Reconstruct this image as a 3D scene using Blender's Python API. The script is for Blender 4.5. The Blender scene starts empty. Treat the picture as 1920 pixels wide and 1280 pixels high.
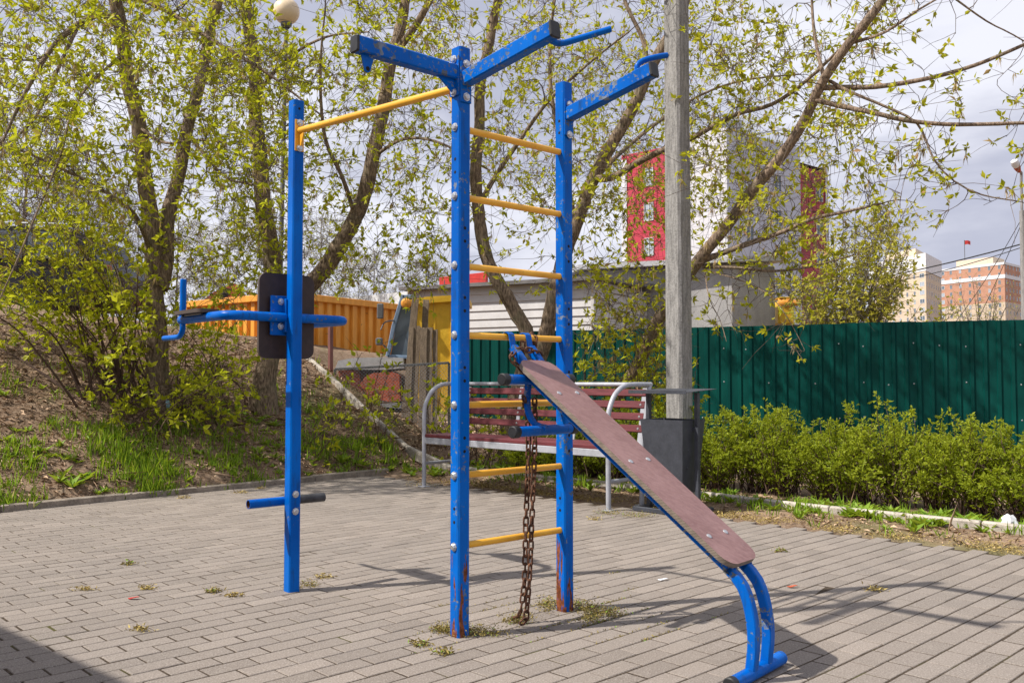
import bpy, math, random
import numpy as np
from mathutils import Vector, Matrix
random.seed(7); rng = np.random.default_rng(7)
scene = bpy.context.scene
COL = scene.collection
R = math.radians
V = Vector

# ------------------------------------------------------------------ camera model
F = 1700.0; CAMH = 1.05
PITCH = math.atan(72.0 / F)
cp, sp = math.cos(PITCH), math.sin(PITCH)
def ray(u, v):
    x, z = (u - 960) / F, -(v - 640) / F
    return (x, cp - z * sp, sp + z * cp)
def P(u, v, Y):                       # photograph pixel + real distance -> world point
    d = ray(u, v); t = Y / d[1]
    return V((d[0] * t, Y, CAMH + d[2] * t))
def G(u, v, z=0.0):                   # photograph pixel -> point on the level z
    d = ray(u, v); t = (z - CAMH) / d[2]
    return V((d[0] * t, d[1] * t, z))

# ------------------------------------------------------------------ terrain
KP = (-1.31, 10.14); KA = R(47.8)
KD = (math.cos(KA), math.sin(KA)); KN = (-math.sin(KA), math.cos(KA))
def sst(a, b, x):
    t = min(1.0, max(0.0, (x - a) / (b - a))); return t * t * (3 - 2 * t)
def sval(x, y): return (x - KP[0]) * KN[0] + (y - KP[1]) * KN[1]
def tval(x, y): return (x + y - 9.5) / 1.4142
def hgt(x, y):
    s, t = sval(x, y), tval(x, y)
    base = -0.03
    if t > -0.75 and s < 0.3: base = -0.02 + 0.05 * sst(-0.75, 0.0, t)
    if s <= 0.05: return base
    cap = 1.55 + 0.12 * max(0.0, min(8.0, -2.5 - x))
    h = 0.05 + 0.43 * max(0.0, s - 0.12)
    h = cap - math.log1p(math.exp((cap - h) * 5.0)) / 5.0 if h < cap + 3 else cap
    h = max(h, 0.0)
    k = 1 - 0.66 * sst(0.45, 1.5, t) * (1 - sst(4.5, 6.2, s))
    h = h * k
    n = math.sin(x * 2.3 + y * 1.1) * math.sin(y * 2.9 - x * 0.7) * 0.03 + math.sin(x * 6.1 - y * 4.3) * 0.012
    w = sst(0.05, 0.35, s)
    return base * (1 - w) + (h + n) * w + 0.0
def onG(u, v):                         # pixel -> point on the terrain
    d = ray(u, v); t = 2.0
    while t < 60:
        x, y, z = d[0] * t, d[1] * t, CAMH + d[2] * t
        if z <= hgt(x, y): return V((x, y, hgt(x, y)))
        t += 0.02
    return V((x, y, z))

# ------------------------------------------------------------------ node helpers
class N:
    def __init__(s, name):
        s.m = bpy.data.materials.new(name); s.m.use_nodes = True
        s.t = s.m.node_tree; s.t.nodes.clear()
        s.out = s.t.nodes.new('ShaderNodeOutputMaterial')
    def n(s, typ, **kw):
        o = s.t.nodes.new('ShaderNode' + typ)
        for k, v in kw.items():
            if k.startswith('_'): o.inputs[int(k[1:])].default_value = v
            elif k in ('ins',):
                for a, b in v.items(): s.set(o, a, b)
            else: setattr(o, k, v)
        return o
    def set(s, o, key, val):
        i = o.inputs[key]
        if isinstance(val, bpy.types.NodeSocket): s.t.links.new(val, i)
        else: i.default_value = val
    def math(s, op, a, b=0.0, c=0.0, clamp=False):
        o = s.n('Math', operation=op, use_clamp=clamp)
        for k, x in enumerate((a, b, c)): s.set(o, k, x)
        return o.outputs[0]
    def noise(s, vec, scale, detail=4, rough=0.55, fac=True):
        o = s.n('TexNoise'); s.set(o, 'Vector', vec); s.set(o, 'Scale', scale); s.set(o, 'Detail', detail); s.set(o, 'Roughness', rough)
        return o.outputs[0] if fac else o.outputs[1]
    def pos(s): return s.n('NewGeometry').outputs['Position']
    def obj(s): return s.n('TexCoord').outputs['Object']
    def mapping(s, vec, scale=(1, 1, 1), rot=(0, 0, 0), loc=(0, 0, 0)):
        o = s.n('Mapping'); s.set(o, 'Vector', vec); s.set(o, 'Scale', scale); s.set(o, 'Rotation', rot); s.set(o, 'Location', loc)
        return o.outputs[0]
    def ramp(s, fac, a, b):
        o = s.n('MapRange', interpolation_type='SMOOTHSTEP')
        s.set(o, 'Value', fac); s.set(o, 'From Min', a); s.set(o, 'From Max', b)
        return o.outputs[0]
    def mix(s, fac, a, b, mode='MIX'):
        o = s.n('Mix', data_type='RGBA', blend_type=mode)
        s.set(o, 0, fac); s.set(o, 6, col(a)); s.set(o, 7, col(b))
        return o.outputs[2]
    def attr(s, name='tone'):
        return s.n('Attribute', attribute_name=name).outputs['Fac']
    def bump(s, h, strength=0.3, dist=0.01):
        o = s.n('Bump'); s.set(o, 'Height', h); s.set(o, 'Strength', strength); s.set(o, 'Distance', dist)
        return o.outputs[0]
    def bsdf(s, color, rough=0.6, metal=0.0, normal=None, spec=None, **kw):
        o = s.n('BsdfPrincipled')
        s.set(o, 'Base Color', col(color)); s.set(o, 'Roughness', rough); s.set(o, 'Metallic', metal)
        if normal is not None: s.set(o, 'Normal', normal)
        if spec is not None: s.set(o, 'Specular IOR Level', spec)
        for k, v in kw.items(): s.set(o, k.replace('_', ' '), v)
        s.t.links.new(o.outputs[0], s.out.inputs[0]); return o
def col(c): return (c[0], c[1], c[2], 1.0) if isinstance(c, tuple) and len(c) == 3 else c

M = {}
def plain(name, c, rough=0.6, metal=0.0, var=0.18, scale=9.0, bump=0.0, spec=0.4, stretch=(1, 1, 1)):
    n = N(name); p = n.mapping(n.obj(), stretch)
    a = n.noise(p, scale, 6, 0.6); b = n.noise(p, scale * 7, 3, 0.6)
    f = n.math('ADD', n.math('MULTIPLY', a, 0.65), n.math('MULTIPLY', b, 0.35))
    f = n.ramp(f, 0.3, 0.7)
    lo = tuple(x * (1 - var) for x in c); hi = tuple(min(1, x * (1 + var)) for x in c)
    nm = n.bump(n.math('ADD', a, n.math('MULTIPLY', b, 0.4)), bump, 0.01) if bump else None
    n.bsdf(n.mix(f, lo, hi), n.math('ADD', n.math('MULTIPLY', b, 0.25), rough - 0.12), metal, nm, spec)
    M[name] = n.m; return n.m

def blue_paint(name, wear=0.5, rust=False):
    n = N(name); p = n.pos()
    tone = n.noise(p, 3.0, 3)
    grime = n.noise(n.mapping(p, (34, 34, 7)), 1.0, 5, 0.65)
    chip = n.noise(p, 46, 6, 0.66); zone = n.noise(p, 7, 3)
    c = n.mix(n.ramp(tone, 0.3, 0.7), (0.0003, 0.086, 0.40), (0.0004, 0.128, 0.53))
    c = n.mix(n.math('MULTIPLY', n.ramp(grime, 0.52, 0.76), 0.75), c, (0.012, 0.05, 0.15))
    th = 0.70 - 0.13 * wear
    m = n.ramp(n.math('ADD', chip, n.math('MULTIPLY', n.math('SUBTRACT', zone, 0.5), 0.6)), th, th + 0.035)
    chipc = n.mix(n.ramp(n.noise(p, 20, 2), 0.4, 0.6), (0.10, 0.12, 0.14), (0.16, 0.20, 0.27))
    c = n.mix(m, c, chipc)
    rough = n.math('ADD', n.math('MULTIPLY', m, 0.3), n.math('MULTIPLY', chip, 0.2)); rough = n.math('ADD', rough, 0.2)
    hgtm = n.math('SUBTRACT', n.math('MULTIPLY', chip, 0.3), m)
    if rust:
        z = n.n('SeparateXYZ'); n.set(z, 0, p)
        rn = n.noise(n.mapping(p, (42, 42, 5.5)), 1.0, 3, 0.5)
        rm = n.ramp(n.math('SUBTRACT', rn, n.math('MULTIPLY', z.outputs[2], 0.55)), 0.485, 0.50)
        rc = n.mix(n.ramp(n.noise(p, 60, 4), 0.35, 0.7), (0.10, 0.032, 0.016), (0.26, 0.085, 0.035))
        c = n.mix(rm, c, rc)
        hgtm = n.math('SUBTRACT', hgtm, rm)
        spots = n.ramp(n.noise(p, 130, 2), 0.70, 0.73)
        c = n.mix(n.math('MULTIPLY', spots, 0.8), c, (0.16, 0.05, 0.025))
    n.bsdf(c, rough, 0.0, n.bump(hgtm, 0.35, 0.002), 0.11)
    M[name] = n.m
blue_paint('blue_paint', 0.35); blue_paint('blue_paint_rusted', 0.55, True); blue_paint('blue_paint_chipped', 0.95); blue_paint('blue_paint_fresh', 0.05)

def yellow_paint():
    n = N('yellow_paint'); p = n.pos()
    a = n.noise(p, 6, 4); ch = n.noise(p, 90, 4, 0.6)
    c = n.mix(n.ramp(a, 0.3, 0.7), (0.68, 0.33, 0.02), (0.82, 0.43, 0.035))
    c = n.mix(n.math('MULTIPLY', n.ramp(ch, 0.66, 0.7), 0.7), c, (0.16, 0.085, 0.03))
    n.bsdf(c, 0.38, 0, n.bump(ch, 0.15, 0.002)); M['yellow_paint'] = n.m
yellow_paint()

def rusty(name, a, b):
    n = N(name); p = n.pos(); f = n.noise(p, 70, 6, 0.65)
    n.bsdf(n.mix(n.ramp(f, 0.35, 0.7), a, b), 0.85, 0.25, n.bump(f, 0.8, 0.003)); M[name] = n.m
rusty('rust', (0.045, 0.02, 0.012), (0.20, 0.085, 0.042))
plain('black_plastic', (0.018, 0.018, 0.02), 0.5, var=0.4, scale=30)
plain('dark_hole', (0.006, 0.006, 0.007), 0.9)
plain('worn_shaded_steel', (0.055, 0.055, 0.06), 0.55, 0.3, 0.5, 25)  # footrest's right half: wear, plus shade put into the colour
plain('zinc', (0.52, 0.53, 0.55), 0.35, 0.75, 0.2, 60)
plain('dull_steel', (0.30, 0.31, 0.33), 0.5, 0.4, 0.25, 30)
plain('silver_paint', (0.37, 0.38, 0.42), 0.45, 0.15, 0.16, 14)
plain('graphite_paint', (0.048, 0.052, 0.065), 0.5, 0.1, 0.25, 10)

def faced_ply():
    n = N('faced_plywood'); p = n.obj()
    a = n.noise(p, 5, 5); b = n.noise(n.mapping(p, (3, 40, 40)), 2.0, 5, 0.6); g = n.noise(p, 160, 3)
    f = n.math('ADD', n.math('MULTIPLY', a, 0.5), n.math('MULTIPLY', b, 0.5))
    c = n.mix(n.ramp(f, 0.3, 0.7), (0.175, 0.085, 0.08), (0.29, 0.165, 0.155))
    c = n.mix(n.math('MULTIPLY', n.ramp(g, 0.6, 0.72), 0.35), c, (0.34, 0.25, 0.235))
    n.bsdf(c, 0.48, 0, n.bump(g, 0.12, 0.002)); M['faced_plywood'] = n.m
    n = N('plywood_edge'); p = n.obj(); z = n.n('SeparateXYZ'); n.set(z, 0, p)
    w = n.math('SINE', n.math('MULTIPLY', z.outputs[2], 1200.0)); d = n.noise(p, 30, 4)
    c = n.mix(n.ramp(n.math('ADD', n.math('MULTIPLY', w, 0.35), d), 0.2, 0.9), (0.085, 0.065, 0.05), (0.27, 0.22, 0.17))
    n.bsdf(c, 0.8); M['plywood_edge'] = n.m
faced_ply()
plain('pad_board', (0.034, 0.020, 0.018), 0.5, 0, 0.35, 20, 0.1)
plain('pad_edge', (0.075, 0.055, 0.045), 0.7)
plain('bench_wood', (0.125, 0.026, 0.032), 0.5, 0, 0.3, 6, 0.15, stretch=(1, 1, 9))

def concrete(name, c, sc=4, streak=(9, 9, 1.2)):
    n = N(name); p = n.obj()
    a = n.noise(n.mapping(p, streak), sc, 6, 0.65); b = n.noise(p, 55, 5, 0.7); d = n.noise(p, 170, 2)
    f = n.math('ADD', n.math('MULTIPLY', a, 0.6), n.math('MULTIPLY', b, 0.4))
    cc = n.mix(n.ramp(f, 0.32, 0.68), tuple(x * 0.5 for x in c), tuple(x * 1.28 for x in c))
    cc = n.mix(n.math('MULTIPLY', n.ramp(d, 0.62, 0.68), 0.5), cc, tuple(x * 0.4 for x in c))
    n.bsdf(cc, 0.92, 0, n.bump(n.math('ADD', b, n.math('MULTIPLY', d, 0.5)), 0.6, 0.006), 0.2); M[name] = n.m
concrete('pole_concrete', (0.285, 0.275, 0.265)); concrete('kerb_concrete', (0.30, 0.255, 0.21), 3, (2, 2, 2)); concrete('edging_concrete', (0.47, 0.42, 0.36), 3, (2, 2, 2)); concrete('grey_render', (0.40, 0.39, 0.385), 0.6, (1, 1, .5))
concrete('weathered_wood', (0.215, 0.165, 0.12), 5, (16, 16, 1.0))

def paver():
    n = N('concrete_paver'); p = n.pos(); t = n.attr('tone')
    a = n.noise(p, 0.7, 4); b = n.noise(p, 9, 5, 0.65); g = n.noise(p, 150, 4, 0.75); w = n.n('TexVoronoi'); n.set(w, 'Vector', p); n.set(w, 'Scale', 190.0)
    c = n.mix(t, (0.232, 0.191, 0.163), (0.365, 0.305, 0.263))
    c = n.mix(n.math('MULTIPLY', n.ramp(a, 0.35, 0.7), 0.45), c, (0.20, 0.178, 0.165))
    c = n.mix(n.math('MULTIPLY', n.ramp(b, 0.5, 0.75), 0.4), c, (0.36, 0.315, 0.27))
    c = n.mix(n.ramp(g, 0.35, 0.8), n.mix(0.55, c, (0.10, 0.085, 0.07)), n.mix(0.38, c, (0.52, 0.48, 0.44)))
    wh = n.math('LESS_THAN', w.outputs['Distance'], 0.20); rnd = n.n('SeparateColor'); n.set(rnd, 0, w.outputs['Color'])
    wh = n.math('MULTIPLY', wh, n.math('GREATER_THAN', rnd.outputs[0], 0.86))
    c = n.mix(wh, c, (0.55, 0.52, 0.49))
    n.bsdf(c, 0.9, 0, n.bump(g, 0.55, 0.004), 0.25); M['concrete_paver'] = n.m
    n = N('joint_sand'); p = n.pos(); g = n.noise(p, 150, 5, 0.75); mo = n.noise(p, 2.2, 3)
    c = n.mix(n.ramp(g, 0.35, 0.7), (0.032, 0.024, 0.018), (0.15, 0.115, 0.085))
    c = n.mix(n.math('MULTIPLY', n.ramp(mo, 0.58, 0.7), 0.6), c, (0.10, 0.10, 0.025))
    n.bsdf(c, 0.95, 0, n.bump(g, 0.8, 0.01), 0.1); M['joint_sand'] = n.m
paver()

def soil():
    n = N('bank_soil'); p = n.pos()
    a = n.noise(p, 1.3, 5); b = n.noise(p, 14, 6, 0.7); g = n.noise(p, 70, 5, 0.75)
    c = n.mix(n.ramp(a, 0.35, 0.65), (0.20, 0.132, 0.088), (0.35, 0.24, 0.165))
    c = n.mix(n.ramp(b, 0.4, 0.7), c, (0.40, 0.30, 0.215))
    c = n.mix(n.ramp(g, 0.4, 0.68), n.mix(0.5, c, (0.05, 0.033, 0.02)), c)
    c = n.mix(n.math('MULTIPLY', n.ramp(n.noise(p, 0.55, 4), 0.53, 0.66), 0.5), c, (0.075, 0.105, 0.02))
    n.bsdf(c, 0.95, 0, n.bump(n.math('ADD', b, n.math('MULTIPLY', g, 0.4)), 0.6, 0.012), 0.1); M['bank_soil'] = n.m
soil()

def leafmat(name, a, b, c3=None, trans=0.48, rough=0.45):
    n = N(name); t = n.attr('tone')
    c = n.mix(t, a, b)
    if c3: c = n.mix(n.ramp(t, 0.86, 0.9), c, c3)
    pr = n.n('BsdfPrincipled'); n.set(pr, 'Base Color', c); n.set(pr, 'Roughness', rough); n.set(pr, 'Specular IOR Level', 0.16)
    if trans:
        tr = n.n('BsdfTranslucent'); n.set(tr, 'Color', n.mix(0.5, c, (0.56, 0.60, 0.02)))
        mx = n.n('MixShader'); n.set(mx, 0, trans); n.set(mx, 1, pr.outputs[0]); n.set(mx, 2, tr.outputs[0])
        n.t.links.new(mx.outputs[0], n.out.inputs[0])
    else: n.t.links.new(pr.outputs[0], n.out.inputs[0])
    M[name] = n.m
leafmat('maple_leaf', (0.25, 0.30, 0.010), (0.66, 0.62, 0.04), (0.50, 0.34, 0.14))
leafmat('maple_leaf_sparse', (0.28, 0.30, 0.012), (0.66, 0.60, 0.05), (0.48, 0.29, 0.17))
leafmat('shrub_leaf', (0.25, 0.31, 0.010), (0.64, 0.62, 0.04))
leafmat('hedge_leaf', (0.135, 0.195, 0.010), (0.42, 0.47, 0.045))
leafmat('willow_leaf', (0.40, 0.38, 0.05), (0.66, 0.58, 0.13))
leafmat('grass_blade', (0.10, 0.22, 0.012), (0.32, 0.47, 0.05), (0.46, 0.38, 0.18), 0.35)
leafmat('weed_leaf', (0.10, 0.21, 0.015), (0.30, 0.43, 0.06), None, 0.35)
leafmat('litter', (0.11, 0.062, 0.035), (0.64, 0.46, 0.31), None, 0.0, 0.9)
leafmat('fallen_catkin', (0.26, 0.18, 0.06), (0.50, 0.40, 0.14), None, 0.0, 0.9)
leafmat('moss', (0.13, 0.10, 0.025), (0.42, 0.33, 0.11), (0.22, 0.36, 0.05), 0.0, 0.95)
leafmat('catkin', (0.40, 0.27, 0.14), (0.56, 0.42, 0.25), None, 0.3, 0.9)
def bark(name, a, b):
    n = N(name); p = n.pos()
    f = n.noise(n.mapping(p, (1, 1, 0.22)), 55, 6, 0.65); g = n.noise(p, 5, 4); h = n.noise(p, 180, 3)
    c = n.mix(n.ramp(f, 0.33, 0.68), a, b)
    c = n.mix(n.math('MULTIPLY', n.ramp(g, 0.5, 0.7), 0.35), c, (0.15, 0.16, 0.09))
    n.bsdf(c, 0.9, 0, n.bump(n.math('ADD', f, n.math('MULTIPLY', h, 0.3)), 0.9, 0.02), 0.15); M[name] = n.m
bark('bark', (0.095, 0.068, 0.050), (0.36, 0.27, 0.19)); bark('bark_light', (0.125, 0.09, 0.068), (0.40, 0.295, 0.215))
plain('twig', (0.105, 0.077, 0.06), 0.8, 0, 0.4, 20)
plain('grey_twig', (0.16, 0.135, 0.115), 0.9, 0, 0.3, 3)
plain('stem', (0.085, 0.05, 0.036), 0.8, 0, 0.4, 20)

def greenfence():
    n = N('green_sheet'); p = n.pos()
    a = n.noise(n.mapping(p, (3, 3, 0.8)), 2, 4); d = n.noise(p, 40, 3)
    c = n.mix(n.ramp(a, 0.3, 0.7), (0.001, 0.043, 0.037), (0.002, 0.064, 0.053))
    c = n.mix(n.math('MULTIPLY', n.ramp(d, 0.62, 0.75), 0.2), c, (0.02, 0.06, 0.055))
    n.bsdf(c, 0.45, 0, None, 0.12); M['green_sheet'] = n.m
greenfence()
def orangesheet():
    n = N('orange_sheet'); p = n.pos(); a = n.noise(n.mapping(p, (6, 6, 1)), 2.0, 5); r = n.noise(p, 7, 6, 0.7)
    c = n.mix(n.ramp(a, 0.3, 0.7), (0.62, 0.25, 0.025), (0.78, 0.34, 0.04))
    c = n.mix(n.ramp(r, 0.66, 0.70), c, (0.07, 0.035, 0.02))
    n.bsdf(c, 0.5, 0); M['orange_sheet'] = n.m
orangesheet()
def yellowsheet():
    n = N('yellow_sheet'); p = n.pos(); a = n.noise(p, 5, 5); r = n.noise(p, 9, 6, 0.7)
    c = n.mix(n.ramp(a, 0.3, 0.7), (0.60, 0.36, 0.015), (0.74, 0.46, 0.03)); c = n.mix(n.ramp(r, 0.64, 0.7), c, (0.14, 0.06, 0.02))
    n.bsdf(c, 0.5, 0, n.bump(a, 0.4, 0.03)); M['yellow_sheet'] = n.m
yellowsheet()
def rustred():
    n = N('rusty_red'); p = n.pos(); r = n.noise(p, 9, 6, 0.7)
    n.bsdf(n.mix(n.ramp(r, 0.45, 0.62), (0.42, 0.085, 0.035), (0.16, 0.055, 0.03)), 0.7, 0, n.bump(r, 0.4, 0.01)); M['rusty_red'] = n.m
rustred()
plain('white_siding', (0.50, 0.485, 0.485), 0.6, 0, 0.10, 2)
plain('roof_felt', (0.15, 0.14, 0.14), 0.9, 0, 0.3, 5, 0.3)
plain('off_white', (0.62, 0.62, 0.63), 0.5, 0, 0.10, 1)
plain('pale_grey_metal', (0.42, 0.42, 0.43), 0.5, 0.1, 0.2, 4)
plain('car_black', (0.012, 0.013, 0.017), 0.3, 0.0, 0.2, 3, spec=0.25)
plain('red_paint', (0.45, 0.035, 0.03), 0.5, 0, 0.2, 5)
plain('lamp_globe', (0.68, 0.55, 0.38), 0.35, 0, 0.08, 3)
plain('lamp_steel', (0.12, 0.12, 0.125), 0.6, 0.2, 0.2, 5)
plain('rubber', (0.02, 0.02, 0.02), 0.85)
plain('brown_post', (0.16, 0.065, 0.055), 0.7)
plain('blue_grey_paint', (0.16, 0.23, 0.33), 0.5)
plain('brick_orange', (0.44, 0.235, 0.16), 0.9, 0, 0.12, 0.5); plain('beige_brick', (0.53, 0.43, 0.33), 0.9, 0, 0.10, 0.4); plain('white_render', (0.66, 0.66, 0.68), 0.8, 0, 0.06, 0.4)
plain('cream_trim', (0.56, 0.46, 0.35), 0.9, 0, 0.06, 0.4)
plain('shadow_panel', (0.20, 0.12, 0.06), 0.7, 0, 0.3, 3, 0.2)
plain('litter_white', (0.70, 0.71, 0.74), 0.4, 0, 0.1, 20); plain('litter_blue', (0.30, 0.48, 0.62), 0.5)
plain('wire_black', (0.03, 0.03, 0.032), 0.7)
def glassmat(name, c=(0.04, 0.05, 0.06), rough=0.05):
    n = N(name); n.bsdf(c, rough, 0, None, 0.9); M[name] = n.m
glassmat('glass'); glassmat('window_glass', (0.10, 0.135, 0.17), 0.08); glassmat('window_pale', (0.34, 0.39, 0.45), 0.12)
def tiles(name, c, ang, w, h, line):
    n = N(name); p = n.pos()
    q = n.mapping(n.mapping(p, (1, 1, 1), (0, 0, -ang)), (1, 1, 1), (R(90), 0, 0))
    br = n.n('TexBrick', offset=0.0); n.set(br, 'Vector', q); n.set(br, 'Scale', 1.0); n.set(br, 'Brick Width', w); n.set(br, 'Row Height', h); n.set(br, 'Mortar Size', 0.04)
    n.set(br, 'Color1', col(tuple(x * 0.94 for x in c))); n.set(br, 'Color2', col(tuple(min(1, x * 1.05) for x in c))); n.set(br, 'Mortar', col(line)); n.set(br, 'Mortar Smooth', 0.3)
    n.bsdf(br.outputs[0], 0.5, 0, None, 0.3); M[name] = n.m

# ------------------------------------------------------------------ mesh builder
def wloc(o):
    l = V((0, 0, 0))
    while o is not None: l = l + o.location; o = o.parent
    return l
def circ(r, n=12): return [(r * math.cos(2 * math.pi * i / n), r * math.sin(2 * math.pi * i / n)) for i in range(n)]
def rect(w, h, c=0.004):
    a, b = w / 2, h / 2
    return [(a, -b + c), (a, b - c), (a - c, b), (-a + c, b), (-a, b - c), (-a, -b + c), (-a + c, -b), (a - c, -b)]
class MB:
    def __init__(s): s.v = []; s.f = []; s.mi = []; s.tone = []
    def add(s, vs, fs, mi=0, tone=0.5):
        o = len(s.v); s.v.extend([tuple(x) for x in vs]); s.f.extend([tuple(i + o for i in f) for f in fs]); s.mi.extend([mi] * len(fs)); s.tone.extend([tone] * len(fs))
    def sweep(s, pts, sec, up=(0, 0, 1), scale=None, caps=True, mi=0, capmi=None, endb=0.0):
        pts = [V(p) for p in pts]; n = len(pts); k = len(sec)
        if scale is None: scale = [1.0] * n
        if endb:
            d0 = (pts[1] - pts[0]).normalized(); d1 = (pts[-2] - pts[-1]).normalized()
            r = max(abs(a) for p in sec for a in p); q = max(0.3, 1 - endb / r)
            pts = [pts[0], pts[0] + d0 * endb] + pts[1:-1] + [pts[-1] + d1 * endb, pts[-1]]
            scale = [scale[0] * q, scale[0]] + list(scale[1:-1]) + [scale[-1], scale[-1] * q]; n = len(pts)
        vs = []; upv = V(up); px = None
        for i in range(n):
            t = (pts[min(i + 1, n - 1)] - pts[max(i - 1, 0)]).normalized()
            if px is None:
                x = t.cross(upv)
                if x.length < 1e-4: x = t.cross(V((1, 0, 0)))
            else: x = px - t * px.dot(t)
            x.normalize(); y = x.cross(t); px = x.copy()
            m = 1.0
            if 0 < i < n - 1:
                c = (pts[i] - pts[i - 1]).normalized().dot(t); m = 1.0 / max(c, 0.5)
            for a, b in sec: vs.append(pts[i] + x * (a * scale[i]) + y * (b * scale[i]))
        fs = [(i * k + j, i * k + (j + 1) % k, (i + 1) * k + (j + 1) % k, (i + 1) * k + j) for i in range(n - 1) for j in range(k)]
        s.add(vs, fs, mi)
        if caps:
            o = len(s.v) - len(vs)
            s.f.append(tuple(o + j for j in reversed(range(k)))); s.f.append(tuple(o + (n - 1) * k + j for j in range(k)))
            s.mi += [capmi if capmi is not None else mi] * 2; s.tone += [0.5] * 2
    def tube(s, pts, r, n=12, **kw): s.sweep(pts, circ(r, n), **kw)
    def box(s, c, size, ax=None, ch=0.004, mi=0):
        X, Y, Z = ax or (V((1, 0, 0)), V((0, 1, 0)), V((0, 0, 1)))
        c = V(c); ch = min(ch, min(size) * 0.3)
        hx, hy, hz = size[0] / 2, size[1] / 2, size[2] / 2
        p = lambda a, b, d: c + X * a + Y * b + Z * d
        vs = []; 
        rings = [(-hz, -ch), (-hz + ch, 0), (hz - ch, 0), (hz, -ch)]
        for z, i in rings:
            a, b = hx + i, hy + i
            for q in [(a, -b + ch), (a, b - ch), (a - ch, b), (-a + ch, b), (-a, b - ch), (-a, -b + ch), (-a + ch, -b), (a - ch, -b)]: vs.append(p(q[0], q[1], z))
        fs = [(i * 8 + j, i * 8 + (j + 1) % 8, (i + 1) * 8 + (j + 1) % 8, (i + 1) * 8 + j) for i in range(3) for j in range(8)]
        fs += [tuple(reversed(range(8))), tuple(range(24, 32))]
        s.add(vs, fs, mi)
    def lathe(s, prof, c, axis=(0, 0, 1), n=20, mi=0):
        ax = V(axis).normalized(); x = ax.orthogonal().normalized(); y = ax.cross(x); c = V(c); vs = []
        for r, h in prof:
            for j in range(n):
                a = 2 * math.pi * j / n; vs.append(c + ax * h + (x * math.cos(a) + y * math.sin(a)) * r)
        fs = [(i * n + j, i * n + (j + 1) % n, (i + 1) * n + (j + 1) % n, (i + 1) * n + j) for i in range(len(prof) - 1) for j in range(n)]
        s.add(vs, fs, mi)
    def quad(s, a, b, c, d, mi=0, tone=0.5): s.add([a, b, c, d], [(0, 1, 2, 3)], mi, tone)
    def slab(s, outline, nrm, th, mi=0, edge=None, ch=0.0):       # flat outline given thickness along -nrm
        nv = V(nrm).normalized(); k = len(outline); cen = sum((V(p) for p in outline), V()) / k
        top = [V(p) for p in outline]
        vs = top + [p - nv * th for p in top]
        fs = [tuple(range(k)), tuple(reversed(range(k, 2 * k)))]
        s.add(vs, fs, mi)
        s.add(vs, [(j, k + j, k + (j + 1) % k, (j + 1) % k) for j in range(k)], mi if edge is None else edge)
    def build(s, name, mats, parent=None, smooth=35, tone=False):
        me = bpy.data.meshes.new(name); o = bpy.data.objects.new(name, me)
        off = wloc(parent) if parent else V((0, 0, 0))
        me.from_pydata([(x - off.x, y - off.y, z - off.z) for x, y, z in s.v], [], s.f)
        for m in (mats if isinstance(mats, (list, tuple)) else [mats]): me.materials.append(M[m] if isinstance(m, str) else m)
        me.polygons.foreach_set('material_index', s.mi)
        if tone:
            at = me.attributes.new('tone', 'FLOAT', 'FACE'); at.data.foreach_set('value', s.tone)
        if smooth:
            me.polygons.foreach_set('use_smooth', [True] * len(me.polygons)); me.set_sharp_from_angle(angle=R(smooth))
        me.update(); COL.objects.link(o); o.parent = parent
        return o
def tag(o, label=None, cat=None, group=None, kind=None):
    if label: o['label'] = label
    if cat: o['category'] = cat
    if group: o['group'] = group
    if kind: o['kind'] = kind
    return o
def thing(name, loc, label, cat, group=None):
    o = bpy.data.objects.new(name, None); o.empty_display_size = 0.1; COL.objects.link(o); o.location = V(loc)
    return tag(o, label, cat, group)
def leaves(name, mat, parent, p, d, nr, L, W, tone, fold=0.18, kind=None):
    """many leaf shaped faces in one mesh: base p, direction d, face normal nr (numpy arrays)"""
    d = d / (np.linalg.norm(d, axis=1, keepdims=True) + 1e-9)
    sd = np.cross(d, nr); sd /= (np.linalg.norm(sd, axis=1, keepdims=True) + 1e-9)
    up = np.cross(sd, d); L = L[:, None]; W = W[:, None]
    v = np.empty((len(p), 4, 3), np.float32)
    v[:, 0] = p; mid = p + d * L * 0.42
    v[:, 1] = mid + sd * W * 0.5 + up * W * fold; v[:, 2] = p + d * L - up * L * 0.10; v[:, 3] = mid - sd * W * 0.5 + up * W * fold
    if parent is not None: v -= np.array(wloc(parent), np.float32)
    n = len(p); me = bpy.data.meshes.new(name)
    me.vertices.add(n * 4); me.vertices.foreach_set('co', v.reshape(-1))
    b = (np.arange(n) * 4)[:, None]
    idx = (b + np.array([[0, 1, 2, 0, 2, 3]])).reshape(-1).astype(np.int32)
    me.loops.add(n * 6); me.loops.foreach_set('vertex_index', idx)
    me.polygons.add(n * 2); me.polygons.foreach_set('loop_start', (np.arange(n * 2) * 3).astype(np.int32))
    me.update(calc_edges=True); me.validate()
    at = me.attributes.new('tone', 'FLOAT', 'FACE'); at.data.foreach_set('value', np.repeat(tone, 2).astype(np.float32))
    me.materials.append(M[mat]); o = bpy.data.objects.new(name, me); COL.objects.link(o); o.parent = parent
    if kind: o['kind'] = kind
    return o
def rdir(n): 
    a = rng.normal(size=(n, 3)); return a / np.linalg.norm(a, axis=1, keepdims=True)
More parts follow.
